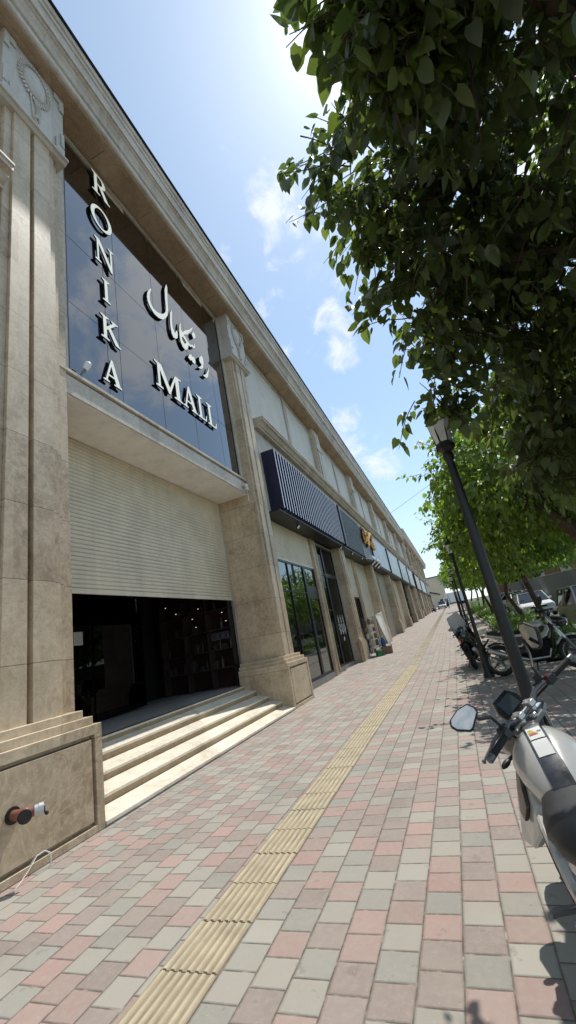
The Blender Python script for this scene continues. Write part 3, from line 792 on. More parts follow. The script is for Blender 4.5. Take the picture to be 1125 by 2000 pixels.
G = {
 'I': [[(0, 0), (.42, 0), (.42, .05), (.29, .09), (.29, .91), (.42, .95), (.42, 1), (0, 1), (0, .95), (.13, .91), (.13, .09), (0, .05)]],
 'L': [[(0, 0), (.62, 0), (.68, .28), (.63, .28), (.55, .07), (.29, .07), (.29, .91), (.42, .95), (.42, 1), (0, 1), (0, .95), (.13, .91), (.13, .09), (0, .05)]],
 'A': [[(0, 0), (.3, 0), (.3, .05), (.2, .08), (.26, .27), (.56, .27), (.62, .08), (.52, .05), (.52, 0), (.92, 0), (.92, .05), (.83, .08), (.5, 1.02), (.42, 1.02), (.11, .08), (0, .05)], [(.285, .34), (.42, .74), (.535, .34)]],
 'N': [[(0, 0), (.28, 0), (.28, .05), (.18, .09), (.18, .78), (.74, -.02), (.82, -.02), (.82, .91), (.92, .95), (.92, 1), (.64, 1), (.64, .95), (.74, .91), (.74, .26), (.24, 1), (0, 1), (0, .95), (.1, .9), (.1, .09), (0, .05)]],
 'M': [[(0, 0), (.28, 0), (.28, .05), (.19, .09), (.2, .75), (.50, 0), (.56, 0), (.84, .76), (.84, .09), (.74, .05), (.74, 0), (1.12, 0), (1.12, .05), (1.0, .09), (1.0, .91), (1.12, .95), (1.12, 1), (.86, 1), (.57, .27), (.28, 1), (0, 1), (0, .95), (.11, .91), (.10, .09), (0, .05)]],
 'K': [[(0, 0), (.42, 0), (.42, .05), (.29, .09), (.29, .42), (.37, .5), (.72, 0), (1.0, 0), (1.0, .05), (.9, .08), (.5, .62), (.78, .91), (.9, .95), (.9, 1), (.55, 1), (.55, .95), (.63, .91), (.29, .56), (.29, .91), (.42, .95), (.42, 1), (0, 1), (0, .95), (.13, .91), (.13, .09), (0, .05)]],
 'R': [[(0, 0), (.42, 0), (.42, .05), (.29, .09), (.29, .46), (.38, .46), (.68, 0), (.98, 0), (.98, .05), (.88, .08), (.58, .5), (.7, .57), (.76, .68), (.76, .8), (.7, .92), (.58, .98), (.45, 1), (0, 1), (0, .95), (.13, .91), (.13, .09), (0, .05)], [(.29, .54), (.29, .93), (.42, .93), (.54, .87), (.59, .73), (.54, .6), (.42, .54)]],
 'O': [ell(.5, .53), ell(.335, .44)[::-1]],
}
def put(ch, y0, y1, z0, z1, parent):
    L = G[ch]; wd = max(p_[0] for p_ in L[0])
    letter('letter', [[(y0 + u / wd * (y1 - y0), z0 + v * (z1 - z0)) for u, v in lp] for lp in L], parent)
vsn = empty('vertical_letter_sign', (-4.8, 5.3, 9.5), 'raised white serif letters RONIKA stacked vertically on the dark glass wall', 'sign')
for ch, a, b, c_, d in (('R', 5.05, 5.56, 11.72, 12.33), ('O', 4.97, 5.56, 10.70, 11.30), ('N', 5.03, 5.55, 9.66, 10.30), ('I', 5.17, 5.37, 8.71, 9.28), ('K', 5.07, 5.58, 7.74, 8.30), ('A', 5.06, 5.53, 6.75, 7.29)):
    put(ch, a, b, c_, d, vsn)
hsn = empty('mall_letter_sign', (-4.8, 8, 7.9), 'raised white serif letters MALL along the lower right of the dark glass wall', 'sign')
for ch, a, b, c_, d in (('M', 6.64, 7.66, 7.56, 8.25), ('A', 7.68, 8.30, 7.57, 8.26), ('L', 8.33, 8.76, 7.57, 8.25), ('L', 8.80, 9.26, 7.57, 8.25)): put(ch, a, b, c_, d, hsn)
PER = {
'lam': [[(6.85, 10.51), (6.76, 10.4), (6.68, 10.23), (6.65, 10.07), (6.67, 9.93), (6.75, 9.82), (6.88, 9.74), (7.04, 9.75), (7.21, 9.83), (7.36, 10.0), (7.46, 10.17), (7.51, 10.4), (7.54, 10.8), (7.6, 11.23), (7.57, 11.32), (7.51, 11.18), (7.46, 11.03), (7.43, 10.7), (7.42, 10.41), (7.39, 10.24), (7.3, 10.09), (7.17, 9.98), (7.01, 9.9), (6.87, 9.89), (6.78, 9.98), (6.75, 10.11), (6.77, 10.26), (6.82, 10.4), (6.86, 10.48)]],
'mim': [[(7.67, 10.53), (7.59, 10.35), (7.54, 10.07), (7.53, 9.83), (7.55, 9.65), (7.61, 9.57), (7.71, 9.6), (7.81, 9.7), (7.84, 9.85), (7.82, 9.95), (7.76, 9.89), (7.73, 9.8), (7.68, 9.8), (7.62, 9.92), (7.63, 10.14), (7.68, 10.42)]],
'kaf': [[(8.03, 10.39), (7.96, 10.2), (7.93, 9.99), (7.92, 9.78), (7.94, 9.66), (8.02, 9.55), (8.12, 9.53), (8.2, 9.6), (8.29, 9.72), (8.3, 9.79), (8.34, 9.84), (8.43, 9.84), (8.5, 9.92), (8.57, 9.9), (8.66, 9.98), (8.71, 10.13), (8.66, 10.09), (8.61, 10.0), (8.54, 10.01), (8.47, 9.94), (8.4, 9.92), (8.3, 9.95), (8.21, 10.02), (8.14, 10.05), (8.35, 10.23), (8.6, 10.54), (8.7, 10.73), (8.68, 10.72), (8.47, 10.48), (8.21, 10.24), (8.08, 10.09), (8.03, 10.16), (8.05, 10.35)], [(8.03, 9.89), (8.07, 9.94), (8.15, 9.91), (8.22, 9.86), (8.2, 9.8), (8.11, 9.74), (8.03, 9.8)]],
'dot': [[(8.68, 10.56), (8.59, 10.41), (8.66, 10.3), (8.78, 10.42), (8.79, 10.53), (8.74, 10.57)]],
'dots': [[(8.33, 9.54), (8.22, 9.36), (8.33, 9.32), (8.4, 9.39), (8.41, 9.34), (8.51, 9.32), (8.59, 9.43), (8.58, 9.52), (8.53, 9.59), (8.46, 9.52), (8.41, 9.57)]],
'vav': [[(8.96, 9.9), (8.85, 9.78), (8.82, 9.65), (8.87, 9.58), (8.93, 9.61), (8.89, 9.51), (8.78, 9.4), (8.69, 9.33), (8.78, 9.35), (8.91, 9.41), (9.0, 9.53), (9.05, 9.73), (9.06, 9.87), (9.02, 9.93)]],
're': [[(9.32, 9.72), (9.22, 9.53), (9.13, 9.39), (9.03, 9.29), (8.91, 9.21), (8.99, 9.2), (9.12, 9.23), (9.21, 9.34), (9.29, 9.55), (9.33, 9.7)]]}
psn = empty('persian_letter_sign', (-4.8, 8, 10), 'raised white Persian calligraphy across the middle of the dark glass wall', 'sign')
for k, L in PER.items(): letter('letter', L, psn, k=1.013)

# ------------------------------------------------------------------ sign boxes over the shops
def signbox(name, label, y0, y1, mats, kind):
    e = empty(name, (-4.45, (y0 + y1) / 2, 5.8), label, 'sign', None)
    b = MB(); b.box(-4.678, -4.27, y0, y1, 5.80, 7.98)
    b.build('box', mats[0], e)
    f = MB()
    if kind == 'fin':
        y = y0 + .02; i = 0
        while y < y1 - .1:
            f.box(-4.268, -4.203, y, y + .07, 5.80, 7.98, 0); f.box(-4.2025, -4.196, y - .004, y + .074, 5.80, 7.98, 1); y += .27; i += 1
        f.build('fins', [mats[0], mats[1]], e)
        g = MB(); g.box(-4.60, -4.3, y0 + .1, y1 - .1, 5.77, 5.797)
        for q in np.arange(y0 + .3, y1 - .2, .12): g.box(-4.6, -4.32, q, q + .05, 5.75, 5.769)
        g.build('underside', 'black', e)
    elif kind == 'slat':
        y = y0 + .25
        while y < y1 - 3.4: f.box(-4.268, -4.235, y, y + .03, 5.80, 7.98, 0); f.box(-4.2345, -4.231, y - .004, y + .034, 5.80, 7.98, 1); y += .115
        for y in np.arange(y1 - 3.3, y1 - .1, .45): f.box(-4.268, -4.25, y, y + .40, 5.82, 7.96, 0)
        f.build('slats', [mats[0], mats[1]], e)
        g = MB(); g.box(-4.30, -4.16, y0 - .02, y0 + .22, 5.76, 8.0); g.build('end_post', 'black', e)
    else:
        n = 3
        for i in range(n):
            a = y0 + .12 + (y1 - y0 - .2) * i / n; f.box(-4.268, -4.25, a, a + (y1 - y0 - .2) / n - .04, 5.83, 7.95)
        f.build('panel', mats[1], e)
        g = MB(); g.box(-4.30, -4.17, y0 - .02, y0 + .10, 5.76, 8.0); g.build('end_post', 'black', e)
    return e
signbox('fin_sign', 'navy sign box with vertical silver fins, nearest on the shop row', 12.2, 20.6, ('navy', 'fin'), 'fin')
signbox('slat_sign', 'black slatted sign box carrying the gold lettering', 20.72, 29.3, ('darkslat', 'slatlite'), 'slat')
signbox('panel_sign', 'smooth grey-blue sign box just beyond the gold lettering', 29.42, 37.8, ('greysign', 'greysign2'), 'flat')
signbox('panel_sign', 'smooth grey sign box, second beyond the gold lettering', 37.92, 46.3, ('greysign', 'greysign2'), 'flat')
signbox('panel_sign', 'smooth grey sign box, third beyond the gold lettering', 46.42, 54.9, ('greysign', 'greysign'), 'flat')
signbox('panel_sign', 'smooth dark sign box at the far end of the near building', 55.0, 62.9, ('greysign', 'greysign'), 'flat')
gl = empty('gold_lettering', (-4.15, 28.2, 7.3), 'raised gold calligraphic lettering on the black slatted sign', 'sign')
rr = random.Random(4); b_ = MB()
for k in range(7):
    y0 = 26.7 + k * .45; z0 = 7.30 + .18 * math.sin(k * 1.7)
    pts = []
    for t in np.linspace(0, 1, 7):
        pts.append((-4.12 + rr.uniform(-.05, .05), y0 + .55 * math.sin(t * 4 + k), z0 + .42 * math.cos(t * 5 + k * 2.1)))
    b_.tube(pts, [.03, .08, .11, .09, .11, .07, .02], 7)
b_.build('letters', 'gold', gl, smooth=True)
b_ = MB(); b_.box(-4.235, -4.17, 26.4, 30.0, 7.25, 7.33)
for y in (26.6, 28.2, 29.8): b_.box(-4.25, -4.12, y, y + .04, 6.9, 7.7)
b_.build('bracket', 'black', gl)
# floodlights under the signs
def flood(y, x, z, label, big=False):
    e = empty('floodlight', (x, y, z), label, 'floodlight', 'floodlights under the shop signs')
    k = 1.7 if big else 1
    b = MB(); b.tube([(x - .02, y, 5.79), (x - .02, y, z + .06), (x, y, z + .03)], .014, 6); b.build('bracket', 'black', e)
    b = MB(); b.obox((x, y, z), (.05 * k, 0, .05 * k), (0, .10 * k, 0), (-.02, 0, .02)); b.build('housing', 'blackplastic', e, bev=.006)
    b = MB(); b.obox((x + .021, y, z - .021), (.042 * k, 0, .042 * k), (0, .088 * k, 0), (-.003, 0, .003)); b.build('lens', 'white', e)
flood(14.2, -4.5, 5.60, 'small floodlight under the fin sign, above the first shop window')
flood(20.2, -4.4, 5.62, 'small floodlight under the far end of the fin sign')
flood(22.6, -4.35, 5.62, 'small floodlight under the slatted sign, nearest the fin sign')
flood(25.0, -4.30, 5.60, 'small floodlight under the middle of the slatted sign')
e = empty('floodlight_bar', (-4.1, 27.8, 5.6), 'row of large tilted floodlights on a white frame below the gold lettering', 'floodlight')
b_ = MB(); b_.tube([(-4.25, 26.2, 5.72), (-3.95, 26.2, 5.62), (-3.95, 29.2, 5.62), (-4.25, 29.2, 5.72)], .03, 6); b_.box(-4.0, -3.86, 26.3, 27.6, 5.70, 5.84); b_.box(-4.0, -3.86, 28.0, 29.1, 5.70, 5.84); b_.build('bar', 'white', e)
for y in (26.6, 27.7, 28.8):
    b_ = MB(); b_.obox((-3.95, y, 5.42), (.14, 0, .10), (0, .22, 0), (-.03, 0, .045)); b_.build('housing', 'blackplastic', e, bev=.01)
    b_ = MB(); b_.obox((-3.915, y, 5.365), (.12, 0, .086), (0, .2, 0), (-.004, 0, .006)); b_.build('lens', 'white', e)
# cctv
e = empty('security_camera', (-4.75, 4.62, 6.53), 'small white security camera on the left end of the canopy ledge', 'camera')
b_ = MB(); b_.tube([(-4.78, 4.60, 6.53), (-4.74, 4.62, 6.62), (-4.70, 4.66, 6.70)], .022, 6); b_.build('arm', 'greymetal', e)
b_ = MB(); b_.tube([(-4.72, 4.64, 6.68), (-4.68, 4.68, 6.80)], [.05, .06], 10); b_.tube([(-4.68, 4.68, 6.80), (-4.672, 4.688, 6.83)], [.06, .045], 10); b_.build('housing', 'white', e, smooth=True)
e = empty('security_camera', (-4.66, 10.55, 6.2), 'small white security camera under the right end of the canopy, on the pier', 'camera')
b_ = MB(); b_.box(-4.76, -4.68, 10.50, 10.69, 6.12, 6.24); b_.box(-4.715, -4.695, 10.60, 10.62, 5.75, 6.12); b_.build('base', 'white', e, bev=.01)
b_ = MB(); b_.tube([(-4.70, 10.50, 6.20), (-4.60, 10.36, 6.17)], .045, 10); b_.build('housing', 'white', e, smooth=True)
# fire service inlet on the left pedestal
e = empty('fire_inlet', (-4.3, 3.13, .55), 'red twin outlet fire hose inlet sticking out of the left stone pedestal', 'hose inlet')
b_ = MB(); b_.tube([(-4.31, 3.10, .55), (-4.285, 3.10, .55)], .085, 16); b_.build('flange', 'black', e)
b_ = MB(); b_.tube([(-4.29, 3.10, .55), (-4.16, 3.11, .55)], .052, 14); b_.ball((-4.14, 3.12, .55), .066, 12, 8)
b_.tube([(-4.14, 3.12, .55), (-4.05, 3.05, .55)], .05, 14); b_.tube([(-4.14, 3.12, .55), (-4.06, 3.22, .55)], .048, 14); b_.build('body', 'red', e, smooth=True)
b_ = MB(); b_.tube([(-4.06, 3.06, .55), (-4.035, 3.04, .55)], [.066, .068], 18, cap=False); b_.tube([(-4.035, 3.04, .55), (-4.055, 3.055, .55), (-4.075, 3.07, .55)], [.05, .048, .046], 18); b_.tube([(-4.035, 3.04, .55), (-4.034, 3.039, .55)], [.068, .05], 18, cap=False); b_.build('outlet', 'black', e, smooth=True)
b_ = MB(); b_.tube([(-4.085, 3.19, .55), (-4.06, 3.222, .55)], .06, 18); b_.tube([(-4.06, 3.222, .55), (-4.03, 3.26, .55)], [.068, .066], 18); b_.build('cap_ring', 'alu', e, smooth=True)
b_ = MB(); b_.tube([(-4.03, 3.26, .55), (-4.022, 3.27, .55)], [.05, .045], 16); b_.ball((-4.0, 3.27, .50), .022, 8, 6); b_.build('cap', 'black', e, smooth=True)
e.location.y += .05; e.scale = (.86, .86, .86)
cbm = MB(); cbm.tube([(-4.33, 3.34, .06), (-4.27, 3.38, .13), (-4.24, 3.44, .145), (-4.22, 3.48, .11), (-4.22, 3.49, .05), (-4.23, 3.49, .0)], .006, 7)
cbm.tube([(-4.27, 3.38, .13), (-4.24, 3.28, .07), (-4.22, 3.17, .01), (-4.15, 3.06, .006)], .003, 6)
tag(cbm.build('white_cable', 'white', smooth=True), 'white cable looping out of the base of the left pedestal', 'cable')

# ------------------------------------------------------------------ goods outside the second shop
RX, RY = -4.22, 22.0; gz0 = ground_z(RY)
e = empty('display_rack', (RX, RY, gz0), 'tall wire rack hung with metal pots standing outside a shop', 'rack')
b_ = MB()
for x in (-.28, .28):
    for y in (-.18, .18): b_.tube([(RX + x, RY + y, gz0), (RX + x, RY + y, gz0 + 1.9)], .014, 6)
for z in (.15, .5, .85, 1.2, 1.55, 1.88):
    b_.box(RX - .29, RX + .29, RY - .19, RY + .19, gz0 + z - .008, gz0 + z)
b_.build('frame', 'greymetal', e)
rr = random.Random(8)
for z in (.15, .5, .85, 1.2, 1.55):
    for k in range(3):
        r_ = rr.uniform(.07, .09); h = rr.uniform(.1, .24); x = RX - .19 + k * .19; y = RY - .07 + rr.uniform(-.05, .05)
        b_ = MB(); b_.lathe([(r_ * .8, 0), (r_, h * .2), (r_, h), (r_ * .9, h + .01), (.02, h + .05)], (x, y, gz0 + z + .001), 10)
        tag(b_.build('pot', rr.choice(['steel', 'cardboard', 'greysign', 'paper']), smooth=True), 'small pot standing on the wire display rack', 'pot', 'pots on the wire rack')
e = empty('plastic_sheet', (-3.6, 22.5, gz0), 'white plastic sheet draped from a pole beside the wire rack', 'sheet')
b_ = MB(); b_.tube([(-3.9, 22.5, gz0), (-3.9, 22.5, gz0 + 2.05)], .018, 6); b_.tube([(-3.9, 22.5, gz0 + 2.0), (-3.56, 22.45, gz0 + 2.1)], .018, 6); b_.build('pole', 'greymetal', e)
b_ = MB(); n1, n2 = 14, 22; vs = []
for j in range(n2):
    t = j / (n2 - 1)
    for i in range(n1):
        u = i / (n1 - 1)
        xl = -3.92 + .40 * t ** 1.1; xr = -3.52 + .10 * t; x = xl + (xr - xl) * u
        vs.append((x, 22.42 + .035 * math.sin(u * 14 + t * 3) * (.4 + t) + .05 * math.sin(u * 5 + 1), gz0 + 2.04 + .07 * u - t * 1.78 - .06 * math.sin(u * 3.1) * (1 - t)))
b_.add(vs, [(j * n1 + i, j * n1 + i + 1, (j + 1) * n1 + i + 1, (j + 1) * n1 + i) for j in range(n2 - 1) for i in range(n1 - 1)])
b_.build('sheet', 'cloth', e, smooth=True)
e = empty('cardboard_box', (-3.65, 22.25, gz0), 'brown cardboard box on the pavement under the white sheet', 'box')
b_ = MB(); b_.box(-3.92, -3.42, 22.0, 22.4, gz0, gz0 + .36); b_.build('carton', 'cardboard', e, bev=.006)
b_ = MB(); b_.obox((-3.40, 22.2, gz0 + .38), (.05, 0, .04), (0, .19, 0), (-.002, 0, .003)); b_.obox((-3.93, 22.2, gz0 + .37), (.05, 0, -.05), (0, .19, 0), (.002, 0, .003)); b_.build('flap', 'cardboard', e)
e = empty('water_jug', (-3.85, 22.2, gz0 + .36), 'blue plastic water jug standing on the cardboard box', 'jug')
b_ = MB(); b_.lathe([(.10, 0), (.115, .03), (.115, .12), (.10, .14), (.115, .16), (.115, .3), (.05, .4), (.04, .45)], (-3.78, 22.2, gz0 + .362), 14); b_.build('bottle', 'blue', e, smooth=True)
b_ = MB(); b_.lathe([(.045, 0), (.045, .05)], (-3.78, 22.2, gz0 + .813), 12); b_.build('cap', 'white', e)
e = empty('watering_can', (-3.98, 21.45, gz0), 'green plastic watering can on the ground in front of the wire rack', 'can')
b_ = MB(); b_.lathe([(.15, 0), (.17, .02), (.16, .2), (.13, .27), (.07, .29)], (-3.98, 21.5, gz0 - .01), 14); b_.build('tank', 'green', e, smooth=True)
b_ = MB(); b_.tube([(-3.84, 21.5, gz0 + .06), (-3.72, 21.5, gz0 + .16), (-3.66, 21.5, gz0 + .27)], [.03, .02, .025], 8); b_.build('spout', 'green', e)
b_ = MB(); b_.tube([(-4.08, 21.5, gz0 + .24), (-4.05, 21.5, gz0 + .38), (-3.94, 21.5, gz0 + .40), (-3.90, 21.5, gz0 + .27)], .016, 8); b_.build('handle', 'white', e, smooth=True)

# ------------------------------------------------------------------ far buildings
fb = empty('far_building', (-5, 90, 1.5), 'far stone commercial building with dark upper windows continuing the shop row', 'building')
b_ = MB(); b_.box(-12, -4.75, 64.2, 118, .3, 13.6)
b_.build('wall', 'stone_up', fb)
b_ = MB(); b_.prism_y([(x + .05, z + .9) for x, z in prof], 64.0, 118.2); b_.build('cornice', 'stone_up', fb)
b_ = MB(); b_.prism_y(string_prof(8.7, -4.25), 64.0, 118); b_.build('string_course', 'stone_up', fb)
for k in range(7):
    y = 66.2 + k * 7.4
    b_ = MB(); b_.box(-4.749, -4.70, y, y + 1.6, 9.7, 12.6); b_.box(-4.749, -4.70, y + 2.3, y + 3.9, 9.7, 12.6); b_.box(-4.749, -4.70, y + 4.6, y + 5.8, 9.7, 12.6); b_.build('window', 'darkglass', fb)
    b_ = MB(); b_.box(-4.8, -4.45, y - 1.1, y - .3, .4, 13.55); b_.box(-4.8, -4.3, y - 1.25, y - .15, .4, ground_z(y) + 1.0); b_.build('pier', 'stone', fb)
    b_ = MB(); b_.box(-4.749, -4.70, y + .1, y + 5.7, ground_z(y), 5.6); b_.build('shopfront', 'shutter_dull' if k % 2 else 'darkglass', fb)
signbox('far_sign', 'pale sign box with black end on the far building, nearest one', 66, 76, ('black', 'paper'), 'flat')
signbox('far_sign', 'grey sign box in the middle of the far building', 77, 90, ('greysign', 'greysign2'), 'flat')
signbox('far_sign', 'dark sign box at the far end of the far building', 91, 104, ('greysign', 'darkslat'), 'flat')
e = empty('awning', (-3.8, 108, 6.2), 'pale awning sloping out from the far building over the pavement', 'awning')
b_ = MB(); b_.prism_y([(-4.6, 6.9), (-2.2, 5.9), (-2.2, 5.8), (-4.6, 6.75)], 104, 112); b_.build('canvas', 'curtain', e)
b_ = MB(); b_.tube([(-2.3, 104.1, 5.85), (-4.6, 104.1, 6.0)], .04, 5); b_.tube([(-2.3, 111.9, 5.85), (-4.6, 111.9, 6.0)], .04, 5); b_.build('arm', 'greymetal', e)
bb = empty('beige_building', (-10, 155, 3.6), 'plain beige rendered building closing the end of the street', 'building')
b_ = MB(); b_.box(-26, -1.3, 150, 168, 2, 13.4); b_.build('wall', 'tileflat', bb)
b_ = MB(); b_.box(-26.2, -1.1, 149.8, 168.2, 13.4, 13.7); b_.build('parapet', 'brownpanel', bb)
b_ = MB(); b_.box(-1.298, .9, 151, 158, 9.4, 13.2); b_.box(-2.2, 1.4, 150.3, 158.4, 13.71, 14.1); b_.build('balcony', 'alu', bb)
b_ = MB(); b_.box(.901, .95, 152, 157, 11.2, 12.8); b_.box(-1.0, .6, 150.94, 150.99, 11.2, 12.7); b_.box(-1.298, -1.25, 152, 156, 5.5, 8.4); b_.build('window', 'darkglass', bb)
b_ = MB(); b_.box(-8, -7.8, 149.93, 149.99, 4, 13); b_.box(-17, -16.8, 149.93, 149.99, 4, 13); b_.build('joint', 'curb', bb)
# corrugated hoarding across the street
e = empty('corrugated_fence', (7.6, 40, .6), 'grey corrugated metal hoarding behind the parked cars', 'fence')
b_ = MB(); ysq = np.arange(12, 66, .11); pr = [(7.6 + (.03 if (i // 2) % 2 else -.03), y) for i, y in enumerate(ysq)]
vs = [(x, y, ground_z(y) - .2) for x, y in pr] + [(x, y, ground_z(y) + 2.25) for x, y in pr]; k = len(pr)
b_.add(vs, [(i, i + 1, i + 1 + k, i + k) for i in range(k - 1)])
for y in np.arange(12, 65.5, 2.0): b_.box(7.55, 7.556, y, y + 1.98, ground_z(y + 1) + .15, ground_z(y + 1) + .16)
b_.build('sheet', simple('hoarding', (.24, .24, .225), .55, .3, var=.12, vs=.8), e)
b_ = MB()
for y in np.arange(12.5, 65, 3.0): b_.tube([(7.68, y, ground_z(y) - .2), (7.68, y, ground_z(y) + 2.3)], .035, 6)
b_.build('post', 'greymetal', e)
b_ = MB()
for y in np.arange(12, 65, 2): b_.obox((7.6, y + 1, ground_z(y + 1) + 2.27), (.05, 0, 0), (0, 1.0, .028 if y > 16 else 0), (0, 0, .02))
b_.build('rail', 'alu', e)
e = empty('brick_house', (14, 78, 1.8), 'low red brick house behind the trees across the street', 'house')
b_ = MB(); b_.box(7, 26, 70, 84, .6, 7.4); b_.build('wall', 'brick', e)
b_ = MB(); b_.box(6.7, 26.3, 69.7, 84.3, 7.401, 7.7); b_.build('roof', 'concrete', e)
for x in (8.5, 12, 15.5, 19): b_ = MB(); b_.box(x, x + 1.4, 69.93, 69.99, 3.6, 5.4); b_.build('window', 'darkglass', e)

# ------------------------------------------------------------------ lamp posts
def lamp_post():
    e = empty('street_lamp', (0, 0, 0), None, 'street lamp', 'black street lamps along the pavement')
    b = MB(); b.lathe([(.14, 0), (.14, .06), (.115, .10), (.10, .60), (.11, .63), (.11, .68), (.066, .74), (.053, 1.0)], n=12); b.build('base', 'black', e, smooth=True, local=True)
    b = MB(); b.lathe([(.053, 1.0), (.050, 1.6), (.038, 2.74), (.036, 2.80), (.050, 2.82), (.050, 2.86), (.038, 2.88)], n=12); b.build('pole', 'black', e, smooth=True, local=True)
    ln = MB(); ln.lathe([(.045, 2.88), (.088, 2.91), (.092, 2.95), (.075, 2.97)], n=6)
    for j in range(6):
        t = j * math.pi / 3; ln.tube([(.073 * math.cos(t), .073 * math.sin(t), 2.96), (.105 * math.cos(t), .105 * math.sin(t), 3.20)], .009, 5)
    ln.lathe([(.118, 3.19), (.122, 3.21), (.08, 3.28), (.03, 3.31), (.018, 3.35), (.022, 3.38), (.005, 3.41)], n=6)
    l_ = ln.build('lantern', 'black', e, local=True)
    g = MB(); g.lathe([(.068, 2.97), (.099, 3.19)], n=6); g.build('lamp_glass', 'lampglass', l_, local=True)
    g = MB(); g.ball((0, 0, 3.05), .035, 8, 6); g.build('bulb', 'white', l_, local=True)
    for o_ in [e.children[0], e.children[1], e.children[2]] + list(e.children[2].children):
        for v_ in o_.data.vertices: v_.co.x *= .86; v_.co.y *= .86
    return e
lp = lamp_post(); lp.location = (.31, 3.58, 0); lp['label'] = 'nearest black street lamp, its lantern tucked under the big tree'
for y, lab in ((11.2, 'black street lamp standing between the two parked motorcycles'), (18.85, 'slim black street lamp just beyond the motorcycle with windshield'), (26.5, 'distant black street lamp against the beige end building'), (34.1, 'farthest black street lamp by the far trees')):
    c = copy_tree(lp); c.location = (.32, y, ground_z(y)); c['label'] = lab

